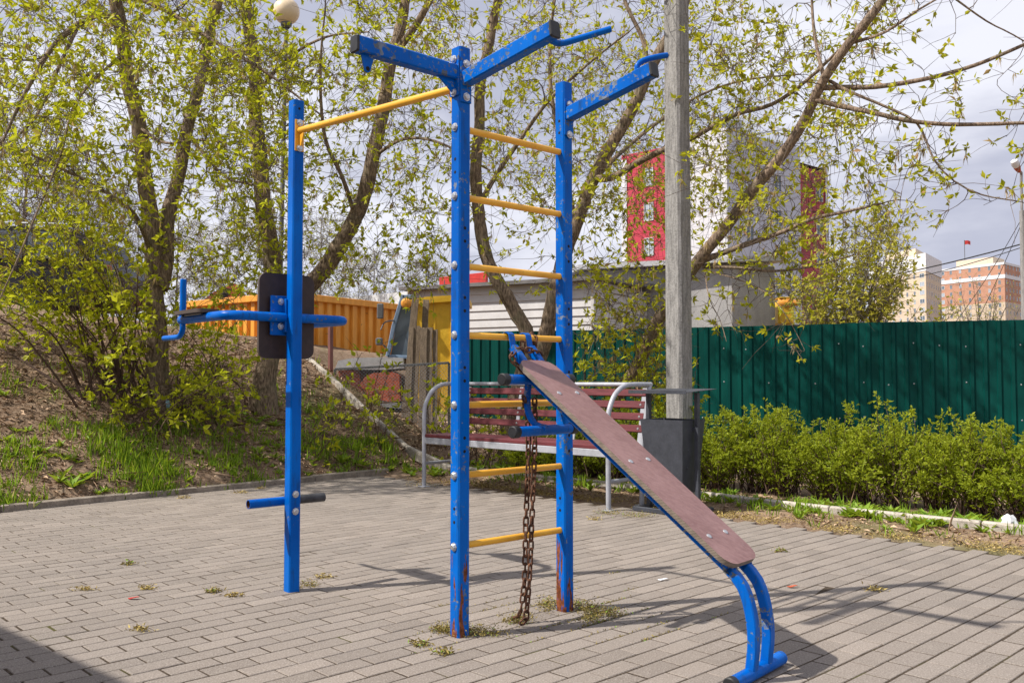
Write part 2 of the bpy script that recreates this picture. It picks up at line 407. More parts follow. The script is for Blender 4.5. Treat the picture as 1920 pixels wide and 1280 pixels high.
def spline(pts, step=0.1):
    pts = [V(p) for p in pts]
    if len(pts) < 3:
        n = max(2, int((pts[1] - pts[0]).length / step)); return [pts[0].lerp(pts[1], i / n) for i in range(n + 1)]
    q = [pts[0] * 2 - pts[1]] + pts + [pts[-1] * 2 - pts[-2]]; out = []
    for i in range(1, len(q) - 2):
        a, b, c, d = q[i - 1], q[i], q[i + 1], q[i + 2]; n = max(1, int((c - b).length / step))
        for j in range(n):
            t = j / n; out.append(0.5 * ((2 * b) + (c - a) * t + (2 * a - 5 * b + 4 * c - d) * t * t + (3 * b - a - 3 * c + d) * t ** 3))
    out.append(pts[-1]); return out
def cpy(o, loc, rot=None, parent=None):
    c = o.copy(); COL.objects.link(c); c.parent = parent; c.location = loc
    if rot is not None: c.rotation_euler = rot
    return c

# ------------------------------------------------------------------ ground, paving, kerbs
PA = R(44.0); E1 = V((math.cos(PA), math.sin(PA), 0)); E2 = V((-math.sin(PA), math.cos(PA), 0))
def make_ground():
    def axis(lo, hi, fine0, fine1, st, far):
        a = list(np.arange(fine0, fine1 + 1e-6, st)); s = st; x = fine1; out = []
        while x < far: s *= 1.35; x += s; out.append(x)
        s = st; x = fine0; neg = []
        while x > -far: s *= 1.35; x -= s; neg.append(x)
        return list(reversed(neg)) + a + out
    xs = axis(0, 0, -9, 6, 0.12, 900); ys = axis(0, 0, 3, 22, 0.12, 900)
    m = MB(); nx = len(xs)
    m.v = [(x, y, hgt(x, y)) for y in ys for x in xs]
    m.f = [(j * nx + i, j * nx + i + 1, (j + 1) * nx + i + 1, (j + 1) * nx + i) for j in range(len(ys) - 1) for i in range(nx - 1)]
    m.mi = [0] * len(m.f); m.tone = [0.5] * len(m.f)
    return tag(m.build('ground', 'bank_soil', None, 180), kind='structure')
make_ground()
def in_paving(x, y): return sval(x, y) < 0.10 and x + y < 8.46 and y > 0.4 and -6.5 < x < 6.5
def paving():
    m = MB(); bed = MB()
    g = 0.0072; c = 0.0026
    for r in range(-70, 110):
        for k in range(-50, 70):
            a = 0.2 * (k + (0.5 if r % 2 else 0.0)); b = 0.1 * r
            cen = E1 * (a + 0.1) + E2 * (b + 0.05)
            if not in_paving(cen.x, cen.y): continue
            dz = random.gauss(0, 0.0006); tx, ty = random.gauss(0, 0.003), random.gauss(0, 0.004); jx, jy = random.gauss(0, 0.0012), random.gauss(0, 0.0009); ja = random.gauss(0, 0.006)
            near = 0.12 * max(0, 1 - math.hypot(cen.x - 0.05, cen.y - 3.9) / 0.9); tx *= 1 + 2.5 * near; ty *= 1 + 2.5 * near; dz -= 0.002 * near * random.random()
            vs = []
            for z, ins in ((-0.03, 0), (-c, 0), (0, c)):
                for sx, sy in ((-1, -1), (1, -1), (1, 1), (-1, 1)):
                    lx, ly = sx * (0.1 - g / 2 - ins), sy * (0.05 - g / 2 - ins)
                    p = cen + E1 * (lx + jx - ja * ly) + E2 * (ly + jy + ja * lx)
                    vs.append((p.x, p.y, z + dz + tx * lx + ty * ly))
            t = min(1, max(0, random.gauss(0.5, 0.3)))
            m.add(vs, [(8, 9, 10, 11)] + [(i * 4 + j, i * 4 + (j + 1) % 4, i * 4 + 4 + (j + 1) % 4, i * 4 + 4 + j) for i in (0, 1) for j in range(4)], 0, t)
    tag(m.build('paving', 'concrete_paver', None, 0, True), kind='structure')
    c0 = [(-6.5, 0.3), (6.6, 0.3), (6.6, 1.85), (-0.6, 9.03), (-1.95, 9.5), (-6.5, 4.45)]
    bed.add([(x, y, -0.0021) for x, y in c0], [tuple(range(6))])
    tag(bed.build('sand_bed', 'joint_sand', None, 0), kind='structure')
paving()
def kerb_left():
    m = MB(); L = 1.0; i = 0; d = V((KD[0], KD[1], 0)); n = V((KN[0], KN[1], 0)); base = V((KP[0], KP[1], 0))
    for k in range(-9, 0):
        a = base + d * (k * L + 0.02) + n * 0.14; b = base + d * ((k + 1) * L - 0.006 + 0.02) + n * 0.14
        off = n * random.gauss(0, 0.005); dz = V((0, 0, random.gauss(0, 0.004)))
        m.box((a + b) / 2 + off + V((0, 0, -0.03)) + dz, ((b - a).length, 0.08, 0.17), (d, n, V((0, 0, 1))), 0.008)
    tag(m.build('kerb', 'kerb_concrete', None, 40), kind='structure')
    m = MB()
    pts = [(0.22 + 7.0, 9.49 - 7.1), (3.33, 6.12), (1.73, 7.76), (0.22, 9.35), (-1.0, 10.55), (-2.0, 11.85), (-2.9, 13.0), (-3.6, 13.9)]
    pts = spline([V((x, y, 0)) for x, y in pts], 0.1)
    i = 0
    while i < len(pts) - 10:
        a, b = pts[i], pts[i + 9]
        za = max(hgt(a.x, a.y), 0.0) - 0.005 + random.gauss(0, .004); zb = max(hgt(b.x, b.y), 0.0) - 0.005 + random.gauss(0, .004)
        a = V((a.x, a.y, za)); b = V((b.x, b.y, zb)); e = (b - a) * 0.006
        up = (0, 0, 1)
        m.sweep([a + e, b - e], rect(0.058, 0.13, 0.012), up, endb=0.006); i += 9
    tag(m.build('edging_kerb', 'edging_concrete', None, 40), kind='structure')
kerb_left()

# ------------------------------------------------------------------ workout frame
A = V((-0.2156, 3.774, 0)); B = V((0.2416, 4.19, 0)); C = V((-1.098, 4.565, 0))
AB = (B - A).normalized(); PN = V((AB.y, -AB.x, 0))            # PN: right-front face normal
AC = -PN; UP = V((0, 0, 1))
def hexbolt(m, p, n, r=0.0135, h=0.012):
    n = V(n); m.lathe([(r * 1.35, 0), (r * 1.35, 0.003), (r, 0.0035), (r, h * 0.75), (r * 0.75, h), (0.0005, h * 1.02)], p, n, 8)
def workout():
    t = thing('workout_frame', A, 'blue metal workout frame of three posts with yellow rungs and pull-up bar', 'workout frame')
    S = 0.06
    def post(base, h, rust, holes):
        m = MB(); m.sweep([base + V((0, 0, -0.05)), base + V((0, 0, h))], rect(S, S, 0.006), AB, endb=0.002)
        for z, nrm in holes: 
            m.lathe([(0.0075, 0), (0.006, 0.0012), (0.0003, 0.0012)], base + V((0, 0, z)) + nrm * (S / 2 - 0.0002), nrm, 10, mi=1)
        return m.build('post', ['blue_paint_rusted' if rust else 'blue_paint_fresh', 'dark_hole'], t, 30)
    rz = [0.366 + 0.29 * i for i in range(7)]
    hA = P(866, 92, A.y).z; hB = P(1058, 157, B.y).z; hC = P(562, 190, C.y).z
    hl = []
    for i in range(7):
        for q in (0.10, 0.155): hl.append((rz[i] + q, PN if i in (1, 2, 3) else -AB))
    post(A, hA, True, [(z, -AB if z < .6 or z > 1.9 else PN) for z, _ in hl if z < hA - .1][:12])
    post(B, hB, True, [(z + dz, n) for i, z in enumerate(rz) for dz, n in ((0.09, -AB), (0.145, -AB)) if i in (0, 6)] + [(z + dz, PN) for z in rz[1:5] for dz in (0.07, 0.14)])
    post(C, hC, False, [(hC - 0.045, PN)])
    for z in rz:
        m = MB(); m.tube([A + AB * 0.028 + UP * z, B - AB * 0.029 + UP * z], 0.0142, 16)
        m.build('rung', 'yellow_paint', t, 40)
    # pull-up bar between posts C and A
    c0 = P(570, 243, C.y) ; zb = 0.5 * (c0.z + P(848, 168, A.y).z)
    p0 = C + PN * 0.031 + UP * (zb + 0.012); p1 = A + AC * 0.031 + UP * (zb - 0.012)
    m = MB(); m.tube([p0, p1], 0.0165, 16); pb = m.build('pull_up_bar', 'yellow_paint', t, 40)
    for base, z, sgn in ((C, p0.z, 1), (A, p1.z, -1)):
        m = MB(); q = base + PN * (0.0325 * sgn) + UP * (z - 0.025)
        m.box(q, (0.05, 0.005, 0.16), (AB, PN, UP), 0.002)
        m.slab([q + UP * 0.0 + PN * sgn * 0.002 + AB * 0.003, q + PN * sgn * 0.05 + UP * 0.015 + AB * 0.003, q + PN * sgn * 0.02 - UP * 0.055 + AB * 0.003, q + PN * sgn * 0.002 - UP * 0.055 + AB * 0.003], AB, 0.006)
        m.build('bar_plate', 'yellow_paint', pb, 30)
    # arms
    def arm(root, d, z, L, tilt, mat='blue_paint_chipped'):
        dd = (d * math.cos(tilt) + UP * math.sin(tilt)).normalized(); s0 = root + d * (S / 2 + 0.006) + UP * z
        m = MB(); m.sweep([s0, s0 + dd * L], rect(0.048, 0.062, 0.005), UP)
        sd = d.cross(UP)
        if tilt == 0: m.slab([s0 + sd * 0.004 - UP * 0.03, s0 + dd * 0.09 + sd * 0.004 - UP * 0.03, s0 + sd * 0.004 - UP * 0.095], sd, 0.008)
        a = m.build('arm', mat, t, 30)
        m = MB(); e = s0 + dd * L; m.sweep([e, e + dd * 0.012], rect(0.052, 0.066, 0.006), UP, endb=0.003); m.build('end_cap', 'black_plastic', a, 30)
        m = MB(); m.box(root + d * (S / 2 + 0.0035) + UP * (z - 0.015), (0.058, 0.006, 0.17), (sd, d, UP), 0.003); m.build('mounting_plate', mat, a, 30)
        return a, s0, dd, sd, e
    zA = P(866, 140, A.y).z
    a1, s1, d1, sd1, e1 = arm(A, -AB, zA, 0.48, 0.0)
    m = MB(); q = e1 - d1 * 0.05 - UP * 0.03; k = []
    for i in range(9):
        an = math.pi * i / 8; k.append(q - UP * 0.055 + d1 * (0.014 * math.cos(an)) - UP * 0.014 * math.sin(an))
    m.slab([q - d1 * 0.03 + sd1 * 0.004] + [q + d1 * 0.03 + sd1 * 0.004] + [x + sd1 * 0.004 for x in k], sd1, 0.008)
    m.lathe([(0.007, 0), (0.007, 0.0095)], q - UP * 0.055 + sd1 * 0.0045 - sd1 * 0.0095, sd1, 12, 1)
    for g in (1, -1): m.lathe([(0.009, 0), (0.0003, 0.0001)], q - UP * 0.055 + sd1 * (0.0049 * g), sd1 * g, 12, 1)
    m.build('hanging_lug', ['blue_paint_rusted', 'dark_hole'], a1, 30)
    def handle(a, e, dd, sd, side, up):
        m = MB(); b = e - dd * 0.035
        if up: pts = [b + UP * 0.028 - dd * 0.05, b + UP * 0.055 - dd * 0.05 , b + UP * 0.075 - dd * 0.035 + AB * 0.02, b + UP * 0.085 + AB * 0.06, b + UP * 0.10 + AB * 0.12 + dd * 0.02]
        else: pts = [b + AB * 0.02 - UP * 0.02, b + AB * 0.06 - UP * 0.022, b + AB * 0.09 - UP * 0.016 + dd * 0.012, b + AB * 0.13 + dd * 0.05 - UP * .004, b + AB * 0.21 + dd * 0.14 + UP * 0.018]
        m.tube(spline(pts, 0.012), 0.0125, 14, endb=0.003); return m.build('handle', 'blue_paint', a, 40)
    a2, s2, d2, sd2, e2 = arm(A, PN, P(880, 148, A.y).z - .01, 0.52, R(6.5))
    handle(a2, e2, d2, sd2, 1, False)
    a3, s3, d3, sd3, e3 = arm(B, PN, P(1068, 218, B.y).z, 0.50, R(9.5))
    handle(a3, e3, d3, sd3, 1, True)
    m = MB(); hexbolt(m, t.location, (0, 0, 1)); b0 = m.build('bolt', 'zinc', t, 30)
    def rotto(n): return V((0, 0, 1)).rotation_difference(V(n)).to_euler()
    spots = []
    for z in rz: spots.append((A - AB * 0.03 + UP * z, -AB))
    for dz in (0.055, -0.085): spots.append((A - AB * (0.037) + UP * (zA + dz), -AB)); spots.append((A + PN * 0.037 + UP * (zA + dz - 0.02), PN)); spots.append((B + PN * 0.037 + UP * (P(1068, 218, B.y).z + dz - 0.01), PN))
    for dz in (0.04, -0.09): spots.append((C + PN * 0.036 + UP * (p0.z + dz), PN))
    zf = P(552, 940, C.y).z
    for dz in (0.04, -0.045): spots.append((C + PN * 0.03 + UP * (zf + dz), PN))
    first = True
    for p, n in spots:
        if first: b0.location = p - t.location; b0.rotation_euler = rotto(n); first = False
        else: cpy(b0, p - t.location, rotto(n), t)
    # back pad with dip bars on post C
    z0, z1 = 1.158, 1.59; w = 0.31; pc = C + AC * 0.075
    m = MB(); k = []; r = 0.045
    for cx, cz, a0 in ((w / 2 - r, z1 - r, 0), (-w / 2 + r, z1 - r, 90), (-w / 2 + r, z0 + r, 180), (w / 2 - r, z0 + r, 270)):
        for i in range(7):
            an = R(a0 + 15 * i); k.append(pc + AB * (cx + r * math.cos(an)) + UP * (cz + r * math.sin(an)))
    m.slab(k, PN, 0.018, 0, 1); m.build('back_pad', ['pad_board', 'pad_edge'], t, 30)
    zc = 1.364
    m = MB(); m.box(C + AC * 0.054 - AB * 0.055 + UP * (zc + 0.01), (0.10, 0.012, 0.20), (AB, PN, UP), 0.004); m.box(C + AC * 0.04 - AB * 0.035 + UP * (zc + 0.01), (0.012, 0.05, 0.17), (AB, PN, UP), 0.003)
    pl = m.build('pad_plate', 'blue_paint', t, 30)
    for dz in (0.07, -0.055): 
        cpy(b0, C - AB * 0.05 + AC * 0.046 + UP * (zc + 0.01 + dz) - t.location, rotto(PN), t)
    for s in (-1, 1):
        a = AB * s; c = C + AC * 0.03 + UP * zc
        pts = [c + a * 0.03, c + a * 0.16, c + a * 0.27, c + a * 0.325 + AC * 0.04, c + a * 0.34 + AC * 0.10, c + a * 0.34 + AC * 0.30, c + a * 0.34 + AC * 0.56]
        m = MB(); m.tube(spline(pts, 0.02), 0.0235, 16, endb=0.006); db = m.build('dip_bar', 'blue_paint', t, 40)
        e = c + a * 0.34 + AC * 0.535
        m = MB(); m.tube([e + UP * 0.015, e + UP * 0.215], 0.0165, 14, endb=0.003); m.build('upright_grip', 'blue_paint', db, 40)
        m = MB(); m.tube(spline([e - UP * 0.01, e - UP * 0.05, e - UP * 0.082 + AC * 0.035, e - UP * 0.088 + AC * 0.09, e - UP * 0.088 + AC * 0.25], 0.015), 0.0145, 14, endb=0.003); m.build('lower_grip', 'blue_paint', db, 40)
        m = MB(); q = c + a * 0.34 + AC * 0.36 + UP * 0.04; k = []
        for cx, cy, a0 in ((0.13, 0.03, 0), (-0.13, 0.03, 90), (-0.13, -0.03, 180), (0.13, -0.03, 270)):
            for i in range(5): an = R(a0 + 22.5 * i); k.append(q + AC * (cx + 0.03 * math.cos(an)) + AB * (cy + 0.03 * math.sin(an)))
        k.reverse()
        m.slab(k, (0, 0, 1), 0.018, 0, 1); m.build('armrest_pad', ['pad_board', 'pad_edge'], db, 30)
        m = MB(); m.box(q - UP * 0.022, (0.2, 0.05, 0.008), (AC, AB, UP), 0.002); m.build('armrest_bracket', 'dull_steel', db, 30)
    c = C + AC * 0.055 + UP * zf
    m = MB(); ri = circ(0.0205, 16); 
    m.tube([c - AB * 0.21, c - AB * 0.02], 0.0225, 16, caps=False); m.tube([c - AB * 0.02, c + AB * 0.21], 0.0228, 16, caps=False, mi=2); m.tube([c + AB * 0.2095, c - AB * 0.2095], 0.0195, 16, caps=False, mi=1)
    m.lathe([(0.0195, 0.0), (0.0225, 0.0)], c - AB * 0.21, -AB, 16); m.lathe([(0.0195, 0.0), (0.0225, 0.0)], c + AB * 0.21, AB, 16)
    m.box(C + AC * 0.034 + UP * zf, (0.05, 0.006, 0.15), (AB, PN, UP), 0.002)
    m.build('footrest', ['blue_paint_rusted', 'rust', 'worn_shaded_steel'], t, 40)
    return rz
rz = workout()

# ------------------------------------------------------------------ sit-up bench hooked on the fourth rung
def situp():
    hz = rz[3]; h0 = V((0.018, 3.988, 0)); ax = V((0.757, -0.654, 0)).normalized(); sd = V((-ax.y, ax.x, 0)); sd = V((0.654, 0.757, 0)).normalized()
    foot = h0 + ax * 1.125
    t = thing('sit_up_bench', V((foot.x, foot.y, 0)), 'sloping sit-up board with brown top and blue curved legs hooked on a rung', 'exercise bench')
    def L(l, z, s=0.0): return h0 + ax * l + UP * z + sd * s
    b0, b1 = (0.10, 1.135), (1.085, 0.402)
    dr = (L(*b1) - L(*b0)).normalized(); nr = sd.cross(dr); nr = nr if nr.z > 0 else -nr; ln = (L(*b1) - L(*b0)).length; w = 0.235
    o = L(*b0); k = []; r = 0.06
    for cx, cy, a0 in ((ln - r, w / 2 - r, 0), (r, w / 2 - r, 90), (r, -w / 2 + r, 180), (ln - r, -w / 2 + r, 270)):
        for i in range(9): an = R(a0 + 11.25 * i); k.append(o + dr * (cx + r * math.cos(an)) + sd * (cy + r * math.sin(an)))
    m = MB()
    if (k[1] - k[0]).cross(k[9] - k[0]).dot(nr) < 0: k.reverse()
    m.slab(k, nr, 0.02, 0, 1); bd = m.build('board', ['faced_plywood', 'plywood_edge'], t, 30)
    # board coordinates for its materials: keep object axes, texture uses object space
    m = MB(); hexp = [(0.011, 0), (0.0105, 0.002), (0.007, 0.0045), (0.0004, 0.0055)]
    m.lathe(hexp, t.location, (0, 0, 1), 14); bo = m.build('bolt_head', 'zinc', bd, 40)
    rot = V((0, 0, 1)).rotation_difference(nr).to_euler(); first = True
    for f in (0.19, 0.545, 0.885):
        for s in (-0.062, 0.062):
            p = o + dr * (ln * f) + sd * s - t.location
            if first: bo.location = p; bo.rotation_euler = rot; first = False
            else: cpy(bo, p, rot, bd)
    for s in (-0.055, 0.06):
        m = MB(); un = -nr * 0.04
        hook = [L(-0.012, hz - 0.012, s), L(-0.021, hz + 0.006, s), L(-0.01, hz + 0.0195, s), L(0.006, hz + 0.0205, s), L(0.019, hz + 0.012, s), L(0.026, hz - 0.02, s), L(0.032, hz - 0.055, s)]
        m.sweep(spline(hook, 0.01), rect(0.036, 0.005, 0.001), UP); 
        r0 = L(0.03, hz - 0.045, s); r1 = o + dr * 0.09 + un + sd * s; r2 = o + dr * (ln - 0.10) + un + sd * s
        pts = [r0, r1, r2, o + dr * (ln - 0.02) + un * 1.05 + sd * s, L(1.098, 0.325, s), L(1.128, 0.24, s), L(1.138, 0.14, s), L(1.126, 0.02, s)]
        pts = [pts[0]] + spline(pts[1:], 0.03)
        m.sweep(pts, rect(0.036, 0.036, 0.004), UP)
        m.build('leg_rail', 'blue_paint_chipped', t, 35)
    fc = L(1.126, 0.026)
    m = MB(); m.tube([fc - sd * 0.215, fc + sd * 0.195], 0.0245, 18, endb=0.004); fb = m.build('foot_bar', 'blue_paint', t, 40)
    m = MB(); m.tube([fc - sd * 0.217, fc - sd * 0.185], 0.0262, 18, endb=0.004); m.build('end_cap', 'black_plastic', fb, 40)
    for l, z, a, b in ((0.125, 1.052, -0.235, 0.235), (0.165, P(1015, 806, 3.88).z, -0.215, 0.205)):
        c = L(l, z); m = MB(); m.tube([c + sd * a, c + sd * b], 0.0215, 18); ro = m.build('leg_roller', 'blue_paint', t, 40)
        for e, q in ((a, 1), (b, -1)):
            m = MB(); m.tube([c + sd * (e - 0.004 * q), c + sd * (e + 0.034 * q)], 0.0255, 18, endb=0.004); m.build('end_cap', 'black_plastic', ro, 40)
    m = MB(); za, zb = 1.052, P(1015, 806, 3.88).z
    m.sweep(spline([L(0.112, za - 0.015, -0.05), L(0.106, za - 0.08, -0.05), L(0.112, za - 0.14, -0.05), L(0.14, za - 0.19, -0.04), L(0.185, zb + 0.012, -0.02)], 0.02), rect(0.03, 0.018, 0.003), UP)
    m.build('roller_bracket', 'blue_paint_chipped', t, 35)
    return L, hz
SL, HZ = situp()

def chain():
    base = G(985, 1160)
    t = thing('rusty_chain', base, 'rusty brown steel chain wrapped round the rung and hanging to the paving', 'chain')
    m = MB(); pts = []; a, r = 0.0095, 0.0105
    for i in range(16):
        an = 2 * math.pi * i / 16; pts.append(V((r * math.cos(an), 0, r * math.sin(an) + (a if math.sin(an) >= 0 else -a))))
    sec = circ(0.0046, 6); k = len(sec); vs = []
    for i in range(16):
        tt = (pts[(i + 1) % 16] - pts[i - 1]).normalized(); y = V((0, 1, 0)); x = tt.cross(y)
        for p, q in sec: vs.append(pts[i] + x * p + y * q + base)
    m.add(vs, [(i * k + j, i * k + (j + 1) % k, ((i + 1) % 16) * k + (j + 1) % k, ((i + 1) % 16) * k + j) for i in range(16) for j in range(k)])
    l0 = m.build('link', 'rust', t, 60); st = {'first': True}
    def run(path):
        pts = spline(path, 0.004); acc = 0.0; i = 0; step = 0.0305; last = pts[0]; twist = random.random()
        seq = [pts[0]]
        for p in pts[1:]:
            acc += (p - last).length; last = p
            if acc >= step: seq.append(p.copy()); acc = 0
        for j in range(len(seq) - 1):
            c = (seq[j] + seq[j + 1]) / 2; d = (seq[j + 1] - seq[j]).normalized()
            q = V((0, 0, 1)).rotation_difference(d) @ Matrix.Rotation(R(35) + (math.pi / 2 if j % 2 else 0) + random.gauss(0, 0.15), 3, 'Z').to_quaternion()
            e = q.to_euler()
            if st['first']: l0.location = c - base; l0.rotation_euler = e; st['first'] = False
            else: cpy(l0, c - base, e, t)
    e = SL
    run([e(0.13, 0.97, -0.03), P(1003, 800, 3.93), P(1001, 880, 3.93), P(997, 980, 3.92), P(993, 1080, 3.91), P(988, 1140, 3.9), P(984, 1166, 3.9), P(972, 1168, 3.91)])
    run([e(0.12, 0.98, -0.09), P(990, 800, 3.98), P(990, 880, 3.98), P(986, 980, 3.98), P(984, 1080, 3.97), P(977, 1140, 3.96), P(972, 1155, 3.97), P(960, 1159, 3.97), P(968, 1164, 3.95)])
    # wrapped round rails and rung
    w = [e(0.0, HZ - 0.022, 0.115), e(-0.024, HZ, 0.112), e(0.0, HZ + 0.022, 0.11), e(0.026, HZ, 0.105), e(0.02, HZ - 0.06, 0.09), e(0.05, HZ - 0.1, 0.06)]
    run(w)
    run([e(0.07, 1.155, 0.085), e(0.075, 1.175, 0.05), e(0.062, 1.18, 0.0), e(0.055, 1.18, -0.05), e(0.05, 1.16, -0.085), e(0.06, 1.13, -0.095), e(0.09, 1.10, -0.07), e(0.10, 1.07, -0.03)])
    run([e(0.02, HZ - 0.02, 0.02), e(0.03, HZ - 0.07, 0.015), e(0.05, 1.14, 0.0)])
chain()

# ------------------------------------------------------------------ park bench and litter bin
def park_bench():
    fl = G(795, 912); fr = G(1141, 957); lx = (fr - fl).normalized(); dp = V((-lx.y, lx.x, 0))
    if dp.y < 0: dp = -dp
    W = (fr - fl).length; D = 0.44
    t = thing('park_bench', (fl + fr) / 2 + dp * D / 2, 'long park bench with dark red slats on a silver tube frame', 'bench')
    def Q(x, y, z): return fl + lx * x + dp * y + UP * z
    zs = 0.50; zt = 1.0
    fm = MB()
    fm.sweep([Q(0.02, 0.0, zs - 0.045), Q(W - 0.02, 0.0, zs - 0.045)], rect(0.03, 0.06, 0.004), UP); fm.sweep([Q(0.02, D, zs - 0.05), Q(W - 0.02, D, zs - 0.05)], rect(0.03, 0.05, 0.004), UP)
    fm.tube([Q(0, D + 0.12, zt + 0.01), Q(W, D + 0.12, zt + 0.01)], 0.019, 12)
    for x in (0.0, W):
        fm.sweep([Q(x, 0, zs - 0.06), Q(x, D, zs - 0.06)], rect(0.03, 0.04, 0.004), UP); fm.tube([Q(x, 0.0, 0.23), Q(x, D, 0.23)], 0.0165, 10)
    for x in (0.62, W - 0.62): fm.sweep([Q(x, 0.02, zs - 0.05), Q(x, D, zs - 0.05)], rect(0.03, 0.04, 0.004), UP)
    for x in (0.05, 0.8, W - 0.8, W - 0.05): fm.sweep([Q(x, D + 0.03, zs - 0.04), Q(x, D + 0.125, zt - 0.02)], rect(0.045, 0.012, 0.002), dp)
    fm.build('frame', 'silver_paint', t, 35)
    for x in (0.0, W):
        m = MB(); pts = [Q(x, 0, -0.005), Q(x, 0, 0.4), Q(x, 0, 0.72), Q(x, 0.02, 0.82), Q(x, 0.09, 0.93), Q(x, 0.2, 0.995), Q(x, 0.32, zt + 0.01), Q(x, D + 0.14, zt + 0.01)]
        m.tube(spline(pts, 0.03), 0.021, 14); m.box(Q(x, 0, 0.004), (0.09, 0.09, 0.006), (lx, dp, UP), 0.001); m.build('front_leg', 'silver_paint', t, 40)
        m = MB(); m.tube([Q(x, D, -0.005), Q(x, D + 0.02, zs), Q(x, D + 0.12, zt + 0.01)], 0.021, 14); m.box(Q(x, D, 0.004), (0.09, 0.09, 0.006), (lx, dp, UP), 0.001); m.build('rear_leg', 'silver_paint', t, 40)
    m = MB()
    for i in range(4):
        y = 0.035 + i * 0.108; m.box(Q(W / 2, y, zs + 0.002), (W - 0.05, 0.095, 0.035), (lx, dp, UP), 0.005)
    m.build('seat', 'bench_wood', t, 30)
    m = MB()
    for i in range(4):
        z = 0.635 + i * 0.101; y = D + 0.035 + (z - zs) * 0.19
        m.box(Q(W / 2, y, z), (W - 0.05, 0.03, 0.062), (lx, (dp - UP * 0.19).normalized(), (UP + dp * 0.19).normalized()), 0.005)
        for x in (0.07, 0.8, W - 0.8, W - 0.07): m.lathe([(0.012, 0), (0.009, 0.005), (0.0004, 0.006)], Q(x, y - 0.0155, z), -dp, 8, 1)
    m.build('backrest', ['bench_wood', 'zinc'], t, 30)
park_bench()
def litter_bin():
    base = G(1262, 958); lx = V((0.70, -0.71, 0)).normalized(); dp = V((0.71, 0.70, 0)).normalized()
    t = thing('litter_bin', base, 'dark grey metal litter bin with a flat roof beside the bench', 'litter bin')
    def Q(x, y, z): return base + lx * x + dp * y + UP * z
    m = MB()
    for s in (-1, 1):
        m.sweep([Q(0.235 * s, 0, 0.0), Q(0.235 * s, 0, 0.95)], rect(0.035, 0.035, 0.003), dp); m.sweep([Q(0.235 * s, -0.2, 0.02), Q(0.235 * s, 0.2, 0.02)], rect(0.035, 0.035, 0.003), UP)
    m.sweep([Q(-0.235, -0.19, 0.02), Q(0.235, -0.19, 0.02)], rect(0.035, 0.035, 0.003), UP); m.sweep([Q(-0.235, 0.19, 0.02), Q(0.235, 0.19, 0.02)], rect(0.035, 0.035, 0.003), UP)
    m.build('frame', 'graphite_paint', t, 30)
    m = MB(); a0, b0, a1, b1 = 0.16, 0.10, 0.205, 0.155; z0, z1 = 0.16, 0.735
    def ring(a, b, z): return [Q(-a, -b, z), Q(a, -b, z), Q(a, b, z), Q(-a, b, z)]
    vs = ring(a0, b0, z0) + ring(a1, b1, z1) + ring(a1 - 0.004, b1 - 0.004, z1) + ring(a0, b0, z0 + 0.02)
    fs = [(3, 2, 1, 0)] + [(i * 4 + j, i * 4 + (j + 1) % 4, i * 4 + 4 + (j + 1) % 4, i * 4 + 4 + j) for i in range(3) for j in range(4)] + [(12, 13, 14, 15)]
    m.add(vs, fs); 
    for z in (0.36, 0.5, 0.64):
        for s in (-1, 1): m.lathe([(0.011, 0), (0.0004, 0.006)], Q(0.183 + 0.035 * (z - 0.45), 0.06 * s, z), lx, 8)
    for s in (-1, 1): m.lathe([(0.016, 0), (0.016, 0.05)], Q(s * 0.19, 0, 0.66), lx * s, 8)
    m.build('bucket', 'graphite_paint', t, 20)
    m = MB(); m.box(Q(0, 0, 0.965), (0.56, 0.42, 0.004), (lx, (dp + UP * 0.06).normalized(), UP), 0.001); m.box(Q(0, -0.21, 0.955), (0.56, 0.004, 0.028), (lx, dp, UP), 0.001); m.build('roof', 'graphite_paint', t, 20)
litter_bin()

# ------------------------------------------------------------------ poles, lamps, wires
def concrete_pole():
    p = P(1274, 800, 8.7); b = V((p.x, p.y, 0)); t = thing('concrete_pole', b, 'tall square grey concrete utility pole rising behind the litter bin', 'utility pole')
    m = MB(); n = 30; pts = [b + UP * (-0.2 + 8.2 * i / n) for i in range(n + 1)]
    m.sweep(pts, rect(0.185, 0.185, 0.022), V((0.75, 0.66, 0)), [1.08 - 0.12 * i / n for i in range(n + 1)]); m.build('shaft', 'pole_concrete', t, 30)
    m = MB(); m.box(b + UP * 8.1, (1.2, 0.07, 0.07), None, 0.004); m.build('cross_arm', 'lamp_steel', t)
concrete_pole()
def globe_lamp():
    g = P(537, 22, 14.0); b = V((g.x - 0.05, 14.0, hgt(g.x, 14.0))); t = thing('globe_lamp', b, 'globe street lamp with a cream ball on a thin grey pole', 'street lamp')
    m = MB(); m.sweep([b + UP * -0.1, b + UP * 1.2], circ(0.055, 14), V((1, 0, 0))); m.sweep([b + UP * 1.2, b + UP * 1.25, V((g.x, 14, g.z - 0.24))], circ(0.036, 14), V((1, 0, 0)), [1.5, 1, 0.9]); m.build('pole', 'lamp_steel', t, 40)
    m = MB(); r = 0.205; m.lathe([(max(0.001, r * math.sin(math.pi * i / 18)), -r * math.cos(math.pi * i / 18)) for i in range(19)], V((g.x, 14, g.z)), (0, 0, 1), 28); m.build('globe', 'lamp_globe', t, 60)
    m = MB(); m.lathe([(0.05, -0.06), (0.085, -0.02), (0.09, 0.03), (0.03, 0.035)], V((g.x, 14, g.z - r)), (0, 0, 1), 18); m.build('collar', 'lamp_steel', t)
globe_lamp()
